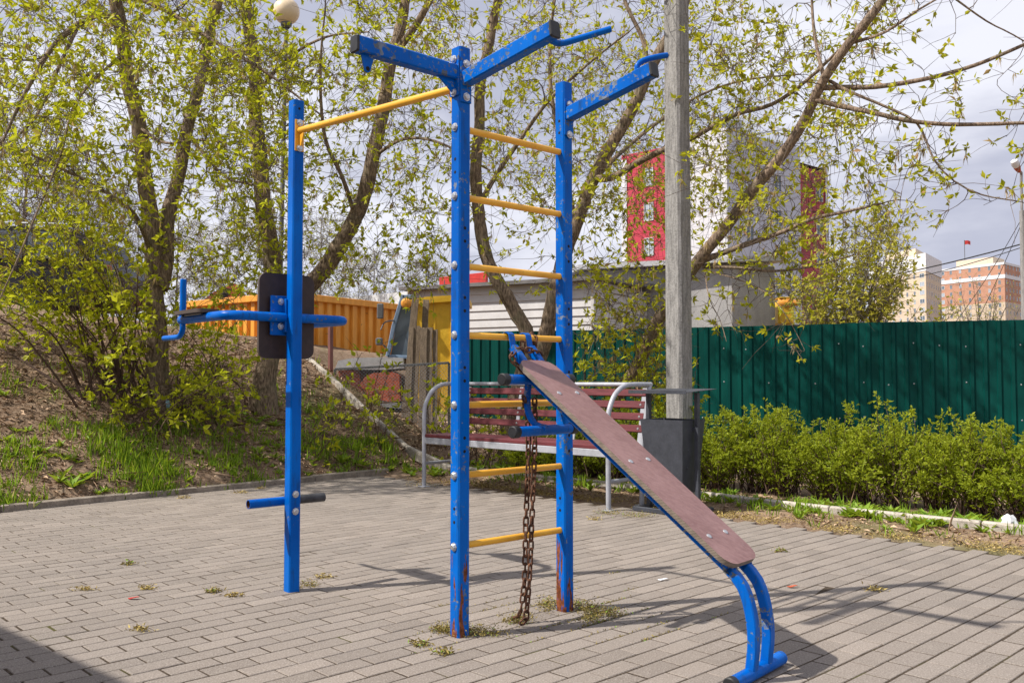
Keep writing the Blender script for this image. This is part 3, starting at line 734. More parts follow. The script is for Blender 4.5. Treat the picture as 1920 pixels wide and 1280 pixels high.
def far_lamp():
    b = P(1921, 600, 28); b = V((b.x, 28, 0)); t = thing('road_lamp', b, 'road lamp with pale head tilted on a slim pole beyond the fence', 'street lamp')
    z1 = P(1921, 340, 28).z; h = P(1904, 310, 27.6)
    m = MB(); m.sweep([b, V((b.x, 28, P(1921, 395, 28).z))], circ(0.09, 12), V((1, 0, 0)), [1.2, 0.8]); m.tube(spline([V((b.x, 28, P(1921, 395, 28).z - .3)), V((b.x, 28, z1)), V((b.x - 0.05, 27.9, z1 + 0.25)), P(1911, 322, 27.7)], 0.1), 0.04, 8); m.build('pole', 'pole_concrete', t, 40)
    m = MB(); d = (P(1899, 297, 27.5) - P(1911, 322, 27.7)).normalized(); c = P(1911, 322, 27.7)
    m.lathe([(0.04, -.02), (0.07, 0.05), (0.10, 0.16), (0.10, 0.2)], c, d, 12); hd = m.build('lamp_head', 'rusty_red', t, 40)
    m = MB(); m.lathe([(0.10, 0.2), (0.125, 0.3), (0.10, 0.42), (0.002, 0.46)], c, d, 12); m.build('diffuser', 'off_white', hd, 40)
far_lamp()
def wires():
    def w(name, label, a, b, sag, r=0.012):
        pts = [a.lerp(b, i / 24) - UP * (sag * 4 * (i / 24) * (1 - i / 24)) for i in range(25)]
        m = MB(); m.tube(pts, r, 6); tag(m.build(name, 'wire_black', None, 60), label, 'cable', 'overhead cables right of the tree')
    top = P(1921, 400, 28); mid = P(1921, 456, 28)
    w('overhead_cable', 'thick black cable sagging left from the road lamp pole', mid, P(1330, 560, 40), 0.35, 0.022)
    w('overhead_cable', 'slack black cable just below the thick one on the lamp pole', P(1921, 462, 28), P(1300, 540, 38), 0.75, 0.014)
    w('overhead_cable', 'steep thin cable running down from the lamp pole towards the fence', top, P(1700, 700, 33), 0.5, 0.010)
    w('overhead_cable', 'steepest thin cable dropping from the lamp pole at the picture edge', P(1921, 405, 28), P(1780, 700, 30), 0.2, 0.010)
wires()

# ------------------------------------------------------------------ green sheet fence
def green_fence():
    pts = [V((9.6, 11.45)), V((7.06, 12.5)), V((2.87, 14.3)), V((-0.75, 15.6))]
    vt = {0: 591, 1: 599, 2: 613.5, 3: 624}
    t = thing('sheet_fence', (2.87, 14.3, 0), 'tall dark green corrugated sheet metal fence behind the hedge', 'fence')
    segs = []; pitch = 0.168
    path = []
    tops = []
    for i in range(3):
        a, b = pts[i], pts[i + 1]; n = max(1, int(round((b - a).length / pitch)))
        za = P(960 + a.x / a.y * F, vt[i], a.y).z; zb = P(960 + b.x / b.y * F, vt[i + 1], b.y).z
        d = (b - a).normalized(); nn = V((d.y, -d.x)); 
        if nn.y > 0: nn = -nn
        for k in range(n):
            for f, o in ((0.0, 0.0), (0.60, 0.0), (0.68, 0.022), (0.92, 0.022)):
                q = a + d * ((k + f) * (b - a).length / n) + nn * o
                path.append(q); tops.append(za + (zb - za) * ((k + f) / n))
    per = 4 * 6; i = 0
    while i < len(path) - 1:
        j = min(len(path) - 1, i + per); m = MB()
        dz = random.gauss(0, 0.006)
        vs = [];
        for q in range(i, j + 1): vs += [(path[q].x, path[q].y, -0.05), (path[q].x, path[q].y, tops[q] + dz)]
        m.add(vs, [(2 * k, 2 * k + 1, 2 * k + 3, 2 * k + 2) for k in range(j - i)])
        for q in range(i, j, 8):
            for z in (0.45, 1.0, 1.55):
                if random.random() < 0.75:
                    d = (path[min(q + 1, j)] - path[q]).normalized(); nn = V((d.y, -d.x)); nn = -nn if nn.y > 0 else nn
                    c = path[q].lerp(path[q + 1], 0.4); m.lathe([(0.012, 0), (0.008, 0.004), (0.0005, 0.005)], (c.x + nn.x * 0.001, c.y + nn.y * 0.001, z + random.gauss(0, 0.02)), (nn.x, nn.y, 0), 8, 1)
        m.build('sheet_panel', ['green_sheet', 'zinc'], t, 10); i = j
    m = MB()
    for z in (0.45, 1.55):
        for a, b in zip(pts[:-1], pts[1:]): m.sweep([V((a.x, a.y + 0.05, z)), V((b.x, b.y + 0.05, z))], rect(0.04, 0.02, 0.002))
    m.build('rail', 'lamp_steel', t)
green_fence()

# ------------------------------------------------------------------ things behind the bank
def frame_of(a, b):
    d = V((b.x - a.x, b.y - a.y, 0)); L = d.length; d.normalize(); n = V((d.y, -d.x, 0)); return d, n, L
def container():
    c = P(545, 548, 17.0); r = P(748, 571, 19.8); l = P(352, 566, 19.1)
    top = c.z; z0 = 1.35
    t = thing('skip_container', (c.x, c.y, z0), 'bright orange corrugated steel skip standing on top of the bank', 'skip')
    m = MB(); rails = MB()
    for a, b in ((l, c), (c, r)):
        d, n, L = frame_of(a, b); k = int(L / 0.24)
        path = []
        for i in range(k):
            for f, o in ((0.0, 0.0), (0.46, 0.0), (0.56, -0.06), (0.9, -0.06)): path.append((a + d * (L * (i + f) / k) + n * o))
        path.append(b.copy())
        m.add([V((q.x, q.y, z)) for q in path for z in (z0, top - 0.02)], [(2 * i, 2 * i + 1, 2 * i + 3, 2 * i + 2) for i in range(len(path) - 1)])
        q0 = V((a.x, a.y, top - 0.06)); q1 = V((b.x, b.y, top - 0.06)); rails.sweep([q0 - d * .03, q1 + d * .03], rect(0.14, 0.13, 0.01)); 
        rails.sweep([V((a.x, a.y, z0 + .05)), V((b.x, b.y, z0 + .05))], rect(0.1, 0.1, 0.01))
    far = r + l - c
    for a, b in ((r, far), (far, l)): m.quad(V((a.x, a.y, z0)), V((b.x, b.y, z0)), V((b.x, b.y, top)), V((a.x, a.y, top)))
    m.quad(*[V((q.x, q.y, z0 + .02)) for q in (c, r, far, l)])
    m.build('side_wall', 'orange_sheet', t, 15)
    for q in (c, r, l): rails.sweep([V((q.x, q.y, z0)), V((q.x, q.y, top))], rect(0.12, 0.12, 0.01), V((0.6, 0.8, 0)))
    rails.build('rim', 'orange_sheet', t, 20)
container()
def loader_arm():
    b = P(440, 556, 22.5); t = thing('loader', (b.x, b.y, hgt(b.x, b.y)), 'red loader with its curved arm rising above the orange skip', 'loader')
    m = MB(); k = [P(376, 566, 22.5), P(400, 548, 22.5), P(425, 538, 22.5), P(438, 530.5, 22.5), P(446, 536, 22.5), P(446, 548, 22.5), P(470, 575, 22.5), P(470, 640, 22.5), P(380, 640, 22.5)]
    m.slab(k, (0, -1, 0), 0.5); ar = m.build('arm', 'rusty_red', t, 20)
    m = MB(); m.lathe([(0.13, 0), (0.0005, 0.001)], P(420, 548, 22.49), (0, -1, 0), 16); m.build('arm_opening', 'dark_hole', ar)
    m = MB(); m.tube([P(446, 538, 22.3), P(478, 566, 22.2)], 0.035, 10); m.build('ram', 'zinc', t)
    m = MB(); m.sweep([P(443, 540, 22.8), P(480, 560, 22.8), P(500, 600, 22.8)], rect(0.25, 0.12, 0.02)); m.build('link', 'rusty_red', t)
    m = MB(); bx = P(420, 620, 22.6)
    m.box((bx.x, bx.y + 1.4, 2.4), (1.7, 2.6, 1.0), None, 0.15); m.build('body', 'rusty_red', t, 20)
    for s in (-0.75, 0.75):
        m = MB(); m.lathe([(0.001, -.16), (0.5, -.16), (0.55, -.1), (0.55, .1), (0.5, .16), (0.001, .16)], (bx.x + s, bx.y + 1.2, 2.05), (1, 0, 0), 24); m.build('wheel', 'rubber', t, 40)
loader_arm()
def brown_post():
    b = P(620, 675, 16.0); m = MB(); z = hgt(b.x, b.y); m.sweep([V((b.x, b.y, z - 0.1)), P(620, 604, 16.0)], rect(0.07, 0.07, 0.006), V((0.5, 0.5, 0)), endb=.004)
    tag(m.build('steel_post', 'brown_post', None, 30), 'short brownish red steel post in front of the orange skip', 'post')
brown_post()
def truck():
    Y = 15.6
    b = P(770, 800, Y); t = thing('old_truck', (b.x, b.y, 0.3), 'worn yellow lorry cab with grey bonnet and rusty red front behind weathered boards', 'lorry')
    def q(u, v, y=Y): return P(u, v, y)
    m = MB(); 
    def prism(k, y0, y1, mi=0):
        n = len(k); a = [P(u, v, y0) for u, v in k]; d = V((0, y1 - y0, 0)); vs = a + [p + d for p in a]
        m.add(vs, [tuple(range(n)), tuple(reversed(range(n, 2 * n)))] + [(j, n + j, n + (j + 1) % n, (j + 1) % n) for j in range(n)], mi)
    prism([(776, 570), (848, 564), (872, 562), (872, 790), (774, 790), (774, 700)], Y, Y + 1.7)
    for u in (815, 846): m.sweep([q(u, 575, Y - 0.01), q(u, 780, Y - 0.01)], rect(0.03, 0.03, 0.004), V((0, 1, 0)))
    cab = m.build('cab', 'yellow_sheet', t, 20)
    m = MB(); prism([(762, 563), (800, 556), (876, 552), (876, 563), (800, 568), (764, 572)], Y - 0.1, Y + 1.8); m.build('roof', 'yellow_sheet', t, 20)
    m = MB()
    m.sweep([q(727, 668), q(738, 612), q(756, 553)], rect(0.07, 0.06, 0.01), V((0, 1, 0)))
    m.sweep([q(776, 566), q(774, 670)], rect(0.06, 0.05, 0.01), V((0, 1, 0))); m.sweep([q(756, 556), q(778, 556)], rect(0.06, 0.06, 0.01), V((0, 1, 0))); m.sweep([q(727, 668), q(776, 670)], rect(0.06, 0.06, 0.01), V((0, 1, 0)))
    m.build('window_frame', 'blue_grey_paint', t, 30)
    m = MB(); m.sweep([q(727, 668, Y + 1.6), q(738, 612, Y + 1.6), q(756, 553, Y + 1.6)], rect(0.07, 0.06, 0.01), V((0, 1, 0))); m.build('window_pillar', 'blue_grey_paint', t, 30)
    m = MB(); m.slab([q(733, 665, Y + .02), q(742, 612, Y + .02), q(758, 558, Y + .02), q(775, 560, Y + .02), q(774, 668, Y + .02)], (0, -1, 0), 0.01); m.build('door_window', 'window_glass', t, 0)
    m = MB(); m.quad(q(728, 667), q(728, 667, Y + 1.6), q(756, 556, Y + 1.6), q(756, 556)); m.build('windscreen', 'window_glass', t, 0)
    m = MB(); a = [(628, 692), (634, 676), (660, 671), (730, 669), (756, 671), (757, 690), (720, 693)]; prism(a, Y - 0.1, Y + 1.7); m.build('bonnet', 'pale_grey_metal', t, 30)
    m = MB(); prism([(634, 694), (672, 694), (682, 742), (640, 740)], Y + 0.1, Y + 1.6); m.build('grille', 'rusty_red', t, 20)
    m = MB(); k = [(675, 720), (684, 706), (700, 699), (735, 697), (748, 702), (750, 752), (736, 754), (690, 745)]; prism(k, Y - 0.15, Y + 0.2); m.build('front_wing', 'rusty_red', t, 30)
    m = MB(); prism([(636, 742), (752, 756), (752, 766), (636, 754)], Y - 0.2, Y + 1.7); m.build('bumper', 'dull_steel', t, 20)
    m = MB(); m.lathe([(0.001, -.1), (0.42, -.1), (0.46, -.05), (0.46, .1), (0.001, .1)], q(712, 775, Y + .25), (0, 1, 0), 24); m.build('wheel', 'rubber', t, 40)
    m = MB(); m.tube(spline([q(742, 600), q(722, 604, Y - .15), q(714, 618, Y - .2)], .03), 0.012, 8); m.box(q(713, 583, Y - .2), (0.11, 0.05, 0.26), None, 0.02); mr = m.build('mirror', 'lamp_steel', t, 30)
    m = MB(); m.box(q(711, 640, Y - .12), (0.12, 0.07, 0.13), None, 0.02); m.tube([q(711, 640, Y - .1), q(728, 655, Y)], 0.012, 6); m.build('indicator_lamp', ['lamp_steel'], t, 30)
    m = MB(); m.lathe([(0.09, 0), (0.09, .06), (.06, .1), (0.001, .11)], q(762, 569, Y - 0.1), (0, -1, 0), 12); m.build('roof_lamp', 'orange_sheet', t, 30)
truck()
def boards():
    Y = 13.3
    def bd(u0, v0, u1, v1, w, th, label, y=Y, mat='weathered_wood', grp=None):
        a = P(u0, v0, y + 0.15); b = P(u1, v1, y - 0.05); b.z = min(b.z, hgt(b.x, b.y) - 0.02)
        w *= 1.22; m = MB(); c = (a + b) / 2; d = (b - a); L = d.length; d.normalize(); n = 14
        sec = rect(w, th, 0.003); pts = [a + d * (L * i / n) + V((random.gauss(0, .003), 0, 0)) for i in range(n + 1)]
        m.sweep(pts, sec, V((0, 1, 0)), endb=.003); o = m.build('board', mat, None, 30)
        tag(o, label, 'board', grp)
    g = 'weathered boards behind the wire mesh'
    bd(779, 560, 757, 800, 0.085, 0.025, 'longest grey board leaning left in front of the lorry window', Y + .06, 'weathered_wood', g)
    bd(799, 562, 789, 800, 0.075, 0.025, 'tall grey board beside the longest one, standing almost upright', Y + .12, 'weathered_wood', g)
    bd(772, 613, 764, 805, 0.06, 0.02, 'short dark picket nearest the longest leaning board', Y, 'weathered_wood', g)
    bd(783, 611, 775, 805, 0.078, 0.02, 'short grey picket second from the left in the picket row', Y + .02, 'weathered_wood', g)
    bd(795, 614, 790, 808, 0.085, 0.02, 'widest short picket in the middle of the picket row', Y - .02, 'weathered_wood', g)
    bd(806, 614, 803, 808, 0.07, 0.02, 'short picket just right of the widest one in the row', Y, 'weathered_wood', g)
    bd(816, 618, 815, 808, 0.06, 0.02, 'lowest short picket at the right end of the picket row', Y + .02, 'weathered_wood', g)
boards()
def mesh_fence():
    a, b = P(628, 692, 13.0), P(842, 680, 13.0); Y = 13.0
    t = thing('wire_mesh_fence', (b.x, Y, hgt(b.x, Y)), 'low wire mesh fence with a dark steel top rail in front of the boards', 'fence')
    m = MB(); m.sweep([a, b], rect(0.035, 0.035, 0.003)); m.build('top_rail', 'lamp_steel', t)
    for q in (a, b):
        m = MB(); m.sweep([V((q.x, Y, hgt(q.x, Y) - 0.1)), q], rect(0.035, 0.035, 0.003), V((0, 1, 0))); m.build('post', 'lamp_steel', t)
    m = MB(); W = b.x - a.x; H = 0.95; s = 0.05
    def line(x0, z0, x1, z1):
        f0, f1 = x0 / W, x1 / W
        p = V((a.x + x0, Y - 0.02, a.z + (b.z - a.z) * f0 - z0)); q = V((a.x + x1, Y - 0.02, a.z + (b.z - a.z) * f1 - z1)); m.tube([p, q], 0.0022, 3, caps=False)
    n = int((W + H) / s)
    for i in range(n):
        x = i * s - H
        x0, z0 = (x, 0) if x >= 0 else (0, -x); x1 = min(x + H, W); z1 = x1 - x
        if x1 > x0 + .01: line(x0, z0, x1, z1); line(W - x0, z0, W - x1, z1)
    m.build('wire_mesh', 'dull_steel', t, 0)
mesh_fence()
def garage():
    c = P(1111, 521, 19.0); l = P(868, 536, 20.5); d, n, L = frame_of(l, c)
    t = thing('white_garage', (c.x, c.y, 0), 'low garage with white horizontal siding behind the green fence', 'garage')
    H = c.z - 0.02; m = MB(); z = 0.0; i = 0
    dep = V((d.y, -d.x, 0)) * -1
    e = d * 1.0
    while z < H:
        z1 = min(H, z + 0.185)
        for p, q, nn in ((l - d * 1.5, c, n), (c, c + dep * 4.5, d)):
            p0 = V((p.x, p.y, z)); q0 = V((q.x, q.y, z)); 
            m.add([p0 + nn * 0.03, q0 + nn * 0.03, V((q.x, q.y, z1)) + nn * 0.002, V((p.x, p.y, z1)) + nn * 0.002, p0, q0], [(0, 1, 2, 3), (4, 5, 1, 0)])
        z = z1
    m.sweep([V((c.x, c.y, 0)) + n * .02 + d * .02, V((c.x, c.y, H)) + n * .02 + d * .02], rect(.08, .08, .004), d)
    m.build('wall', 'white_siding', t, 0)
    m = MB(); a = l - d * 1.6 + n * 0.25; b = c + d * 0.25 + n * 0.25
    z = H + 0.03
    k0 = [V((a.x, a.y, l.z + .03)), V((b.x, b.y, z)), V((b.x, b.y, z + .0)) + dep * 4.9 + UP * 0.2, V((a.x, a.y, l.z + .03)) + dep * 4.9 + UP * 0.2]
    m.slab(k0, (0, 0, 1), 0.08); 
    for f in (0.2, 0.5, 0.8, 0.97): m.tube([V(k0[0]).lerp(k0[1], f) + dep * .4, V(k0[0]).lerp(k0[1], f) + dep * .4 + UP * .15], .012, 6)
    m.build('roof', 'roof_felt', t, 0)
garage()
def grey_shed():
    c = P(1372, 492, 21.0); l = P(1296, 500, 21.8); r = P(1452, 483, 21.6)
    t = thing('grey_shed', (c.x, c.y, 0), 'grey rendered shed with a flat roof above the fence right of the pole', 'shed')
    dn, n1, L1 = frame_of(V((l.x - 2.5, l.y + .8, 0)), c); d2, n2, L2 = frame_of(c, r)
    H = 3.75; m = MB(); p = [V((l.x - 2.5, l.y + .8, 0)), V((c.x, c.y, 0)), V((r.x, r.y, 0)), V((r.x - .8, r.y + 4, 0)), V((l.x - 3.2, l.y + 4.8, 0))]
    vs = p + [q + UP * H for q in p]; m.add(vs, [(i, (i + 1) % 5, 5 + (i + 1) % 5, 5 + i) for i in range(5)] + [(5, 6, 7, 8, 9)]); m.build('wall', 'grey_render', t, 0)
    m = MB(); q = [V((l.x - 2.7, l.y + .4, H + .01)), V((c.x, c.y - .3, H + .01)), V((r.x + .25, r.y - .25, H + .12)), V((r.x - .6, r.y + 4.2, H + .2)), V((l.x - 3.3, l.y + 5, H + .1))]
    m.slab([x + UP * .12 for x in q], (0, 0, 1), 0.12); m.build('roof', 'pale_grey_metal', t, 0)
grey_shed()
def yellow_machine():
    b = P(1475, 590, 24); t = thing('yellow_machine', (b.x, b.y, 0), 'yellow machine with a rounded nozzle seen just over the fence', 'machine')
    m = MB(); m.box(P(1467, 588, 24), (0.42, 0.7, 0.62), None, 0.05); m.box((b.x, b.y + .4, 0.85), (1.6, 1.3, 1.7), None, 0.1); m.build('body', 'yellow_sheet', t, 30)
    m = MB(); p = P(1458, 569, 23.8); q = P(1502, 567, 23.6); m.lathe([(0.001, 0), (0.14, 0.02), (0.15, .16), (0.13, .3), (0.085, .36), (0.085, .58), (0.001, .585)], p, (q - p), 20); m.build('nozzle', 'orange_sheet', t, 40)
    m = MB(); m.box(P(1470, 560, 24), (0.46, 0.74, 0.03), None, 0.005); m.build('lid', 'yellow_sheet', t)
yellow_machine()
def suv():
    Y = 14.2; x1 = (192 - 960) / F * Y; z0 = P(100, 612, Y).z; zt = P(40, 418, Y).z; Lc = 4.7; x0 = x1 - Lc; H = zt - z0
    t = thing('parked_car', (x0 + Lc / 2, Y + .9, z0), 'black estate car parked on top of the bank behind the leafy shrub', 'car')
    def S(a, h): return x0 + a * Lc, z0 + h * H
    prof = [(0.0, .24), (0.0, .52), (0.02, .60), (0.20, .64), (0.31, .93), (0.36, .985), (0.60, 1.0), (0.86, .97), (0.92, .90), (0.985, .60), (1.0, .54), (1.0, .25), (.94, .2), (.06, .2)]
    def yy(h): return 0.88 if h < .62 else 0.88 - (h - .62) / .38 * .2
    m = MB(); n = len(prof); vs = []
    for s in (-1, 1):
        for a, h in prof: x, z = S(a, h); vs.append((x, Y + .9 + s * yy(h), z))
    m.add(vs, [tuple(range(n)), tuple(reversed(range(n, 2 * n)))] + [(j, n + j, n + (j + 1) % n, (j + 1) % n) for j in range(n)]); bd = m.build('body', 'car_black', t, 25)
    for k in ([(.24, .66), (.325, .90), (.37, .94), (.50, .955), (.50, .66)], [(.52, .66), (.52, .955), (.70, .945), (.72, .66)], [(.74, .66), (.72, .945), (.85, .92), (.93, .66)]):
        m = MB(); pts = []
        for a, h in k: x, z = S(a, h); pts.append(V((x, Y + .9 - yy(h) - .006, z)))
        m.add(pts, [tuple(range(len(pts)))]); m.build('side_window', 'glass', t, 0)
    for a in (.17, .83):
        x, z = S(a, 0); c = V((x, Y + .16, z + .34)); m = MB(); m.lathe([(.001, .0), (.30, .0), (.34, .03), (.34, .2), (.001, .2)], c - V((0, .08, 0)), (0, 1, 0), 26); w = m.build('wheel', 'rubber', t, 40)
        m = MB(); m.lathe([(.001, .03), (.07, .03), (.2, .01), (.22, -.005), (.22, .02)], c - V((0, .085, 0)), (0, 1, 0), 20); m.build('rim', 'dull_steel', w, 40)
    m = MB(); x, z = S(.985, .56); m.box((x + .03, Y + .22, z), (.06, .22, .16), None, .02); m.build('tail_light', 'red_paint', t)
    m = MB(); x, z = S(.5, .6); 
    for a in (.48, .7): x, z = S(a, .56); m.box((x, Y + .9 - .895, z), (.16, .03, .03), None, .006)
    m.build('door_handle', 'car_black', t)
    m = MB(); a = S(.38, 1.02); b = S(.84, 1.0); m.tube(spline([V((S(.36, .985)[0], Y + .3, S(.36, .985)[1])), V((a[0], Y + .3, a[1] + .03)), V((b[0], Y + .3, b[1] + .03)), V((S(.86, .97)[0], Y + .3, S(.86, .97)[1]))], .1), .018, 8); m.build('roof_rail', 'dull_steel', t)
suv()

# ------------------------------------------------------------------ buildings
def window_unit(parent, p, d, n, w, h, frame='off_white', glass='window_glass', proto={}):
    """p = lower left corner; a frame with a mullion proud of the wall and its pane as sub-part"""
    m = MB(); f = max(0.05, w * 0.05); o = n * 0.04
    def bar(x0, z0, x1, z1): m.box(p + d * ((x0 + x1) / 2) + UP * ((z0 + z1) / 2) + o, (x1 - x0, 0.08, z1 - z0), (d, n, UP), 0.005)
    bar(0, 0, w, f); bar(0, h - f, w, h); bar(0, f, f, h - f); bar(w - f, f, w, h - f); bar(w * .48, f, w * .48 + f, h - f)
    fr = m.build('window', frame, parent, 0)
    m = MB(); q = p + n * 0.015; m.quad(q + d * f + UP * f, q + d * (w - f) + UP * f, q + d * (w - f) + UP * (h - f), q + d * f + UP * (h - f)); m.build('pane', glass, fr, 0)
    return fr
def tower():
    c = P(1362, 239, 72); l = P(1165, 281, 78.8); r = P(1552, 296, 81.7); H = c.z
    t = thing('office_tower', (c.x, c.y, 0), 'tall office building clad in red and white panels beyond the concrete pole', 'building')
    d1, n1, L1 = frame_of(l, c); d2, n2, L2 = frame_of(c, r); a1 = math.atan2(d1.y, d1.x); a2 = math.atan2(d2.y, d2.x)
    tiles('red_panel', (0.44, 0.045, 0.075), a1, 1.6, 0.8, (0.30, 0.02, 0.03)); tiles('white_panel', (0.58, 0.58, 0.62), a1, 1.6, 0.8, (0.45, 0.45, 0.48)); tiles('shaded_white_panel', (0.45, 0.475, 0.55), a2, 1.6, 0.8, (0.42, 0.42, 0.46)); tiles('shaded_red_panel', (0.33, 0.035, 0.055), a2, 1.6, 0.8, (0.2, 0.02, 0.03))  # right face takes darker copies of white and red, shade put into the colour
    G0 = lambda q, z=0: V((q.x, q.y, z))
    def wall(a, b, z1, nm, back=8):
        m = MB(); d, n, L = frame_of(a, b); m.quad(G0(a), G0(b), G0(b, z1), G0(a, z1)); m.quad(G0(a, z1), G0(b, z1), G0(b, z1) - n * 0.6, G0(a, z1) - n * 0.6); m.quad(G0(a), G0(a, z1), G0(a, z1) - n * .6, G0(a) - n * .6); m.quad(G0(b), G0(b, z1), G0(b, z1) - n * .6, G0(b) - n * .6); o = m.build('wall', nm, t, 0); return o
    fr = 0.60; s1 = l.lerp(c, fr); s2 = c.lerp(r, 0.70)
    wall(V((l.x, l.y, 0)), s1, H - 0.6, 'red_panel')['label'] = 'bright red panelled left wall'; wall(s1, c, H, 'white_panel'); wall(c, s2, H, 'shaded_white_panel'); wall(s2, r, H - 1.5, 'shaded_red_panel')['label'] = 'red panelled right wall with shade in its colour'
    far = r + l - c
    for a, b in ((r, far), (far, l)): wall(a, b, H - 1.0, 'white_panel')
    m = MB(); m.add([G0(l, H - 1.2), G0(c, H - 1.2), G0(r, H - 1.2), G0(far, H - 1.2)], [(0, 1, 2, 3)]); rf = m.build('roof', 'roof_felt', t, 0)
    m = MB(); q = c.lerp(far, .25); m.box((q.x, q.y, H + .2), (2.2, 2.2, 2.6), None, .05); m.tube([V((q.x - .5, q.y, H)), V((q.x - .5, q.y, H + 3.2))], .05, 6); m.build('roof_vent', 'dull_steel', rf, 0)
    for f in (0.23, 0.50):
        for z in range(7):
            zz = 17.6 - z * 3.0
            p = l.lerp(c, f); window_unit(t, V((p.x, p.y, zz)), d1, n1, 0.95, 1.55, 'off_white', 'window_pale')
    for f in (0.16, 0.43, 0.86):
        for z in range(6):
            zz = 17.0 - z * 3.0 if f > .2 else 15.2 - z * 3.0
            p = c.lerp(r, f); window_unit(t, V((p.x, p.y, zz)), d2, n2, 1.1, 1.5, 'off_white', 'window_glass')
tower()
def apartments(label, c, l, r, mid, nfl, seed):
    t = thing('apartment_block', (c.x, c.y, 0), label, 'building'); rr = random.Random(seed)
    H = c.z; fh = 2.85; far = r + l - c; G0 = lambda q, z=0: V((q.x, q.y, z))
    bands = [(0, H - fh * 5.2, 'beige_brick', 'wall'), (H - fh * 5.2, H - fh * 2.1, mid, 'brick_band'), (H - fh * 2.1, H - fh * 1.6, 'white_render', 'white_band'), (H - fh * 1.6, H - .9, mid if mid == 'brick_orange' else 'white_render', 'brick_band'), (H - .9, H, 'white_render', 'parapet')]
    cor = [l, c, r, far]
    for z0, z1, mt, nm in bands:
        m = MB(); e = 0.25 if mt == 'white_render' else 0.0
        cen = (l + r) / 2
        q = [p + (p - cen).normalized() * e for p in cor]
        for i in range(4): m.quad(G0(q[i], z0), G0(q[(i + 1) % 4], z0), G0(q[(i + 1) % 4], z1), G0(q[i], z1))
        m.add([G0(p, z1) for p in q], [(0, 1, 2, 3)]); m.build(nm, mt, t, 0)
    cen = (l + r) / 2
    m = MB(); k = [cen + (p - cen) * .55 for p in cor]; vs = [G0(p, H - .5) for p in k] + [G0(p, H + 3.2) for p in k]
    m.add(vs, [(i, (i + 1) % 4, 4 + (i + 1) % 4, 4 + i) for i in range(4)] + [(4, 5, 6, 7)]); m.build('penthouse', 'cream_trim', t, 0)
    for a, b in ((l, c), (c, r)):
        d, n, L = frame_of(a, b); nw = max(2, int(L / 3.6))
        cols = [(0.5 + i) * L / nw for i in range(nw)]
        for i, x in enumerate(cols):
            w = rr.choice((1.0, 1.0, 2.4))
            for f in range(nfl):
                z = H - 2.4 - f * fh
                if z < 12: break
                window_unit(t, G0(a) + d * (x - w / 2) + UP * z, d, n, w, 1.5, 'off_white', rr.choice(('window_glass', 'window_glass', 'window_pale')))
    return t, cen, H
apartments('smaller pale apartment block with white top floors behind the yellow green bush', P(1735, 474, 300), P(1630, 466, 330), P(1764, 478, 322), 'cream_trim', 8, 3)
t2, cen2, H2 = apartments('orange brick and beige apartment block with flag on its roof at far right', P(1883, 491, 335), P(1757, 503, 360), P(1921, 494, 350), 'brick_orange', 8, 5)
m = MB(); q = V((cen2.x - 6, cen2.y, H2 + 3.2)); m.tube([q, q + UP * 8], .12, 6); fp = m.build('flagpole', 'lamp_steel', t2)
m = MB(); m.add([q + UP * 7.8, q + UP * 6.2, q + UP * 6.4 + V((1.2, -.3, 0)), q + UP * 6.1 + V((2.4, .1, 0)), q + UP * 7.6 + V((2.4, .1, 0)), q + UP * 7.9 + V((1.2, -.3, 0))], [(0, 1, 2, 5), (5, 2, 3, 4)]); m.build('flag', 'red_paint', fp, 0)
def low_hall():
    a, b = P(640, 548, 40), P(905, 512, 34); d, n, L = frame_of(a, b); z1 = 5.0
    t = thing('low_hall', (b.x, b.y, 0), 'long low white hall with a red fascia beyond the yellow lorry', 'building')
    dep = -n * 6; m = MB(); H = b.z - .4
    p = [V((a.x, a.y, 0)), V((b.x, b.y, 0)), V((b.x, b.y, 0)) + dep, V((a.x, a.y, 0)) + dep]
    m.add(p + [x + UP * H for x in p], [(i, (i + 1) % 4, 4 + (i + 1) % 4, 4 + i) for i in range(4)] + [(4, 5, 6, 7)]); m.build('wall', 'off_white', t, 0)
    m = MB(); m.box(V((b.x, b.y, H + .2)) + n * .06 - d * 1.0, (2.6, .1, .42), (d, n, UP), .01); m.build('fascia', 'red_paint', t, 0)
low_hall()
def offside_shadow_board():
    a, b = V((-4.76, 4.09, 0)), V((-1.9, 1.65, 0)); d, n, L = frame_of(a, b)  # unseen panel, added to throw the shadow at lower left
    t = thing('shadow_caster', (a + b) / 2, 'unseen brown panel added left of the workout frame to cast a shadow', 'screen')
    m = MB(); m.box((a + b) / 2 + UP * 1.12, (L, .06, 2.1), (d, n, UP), .005); m.build('panel', 'shadow_panel', t)
    for q in (a, b):
        m = MB(); m.sweep([q, q + UP * 2.19], rect(.09, .09, .006), d); m.build('post', 'shadow_panel', t)
offside_shadow_board()

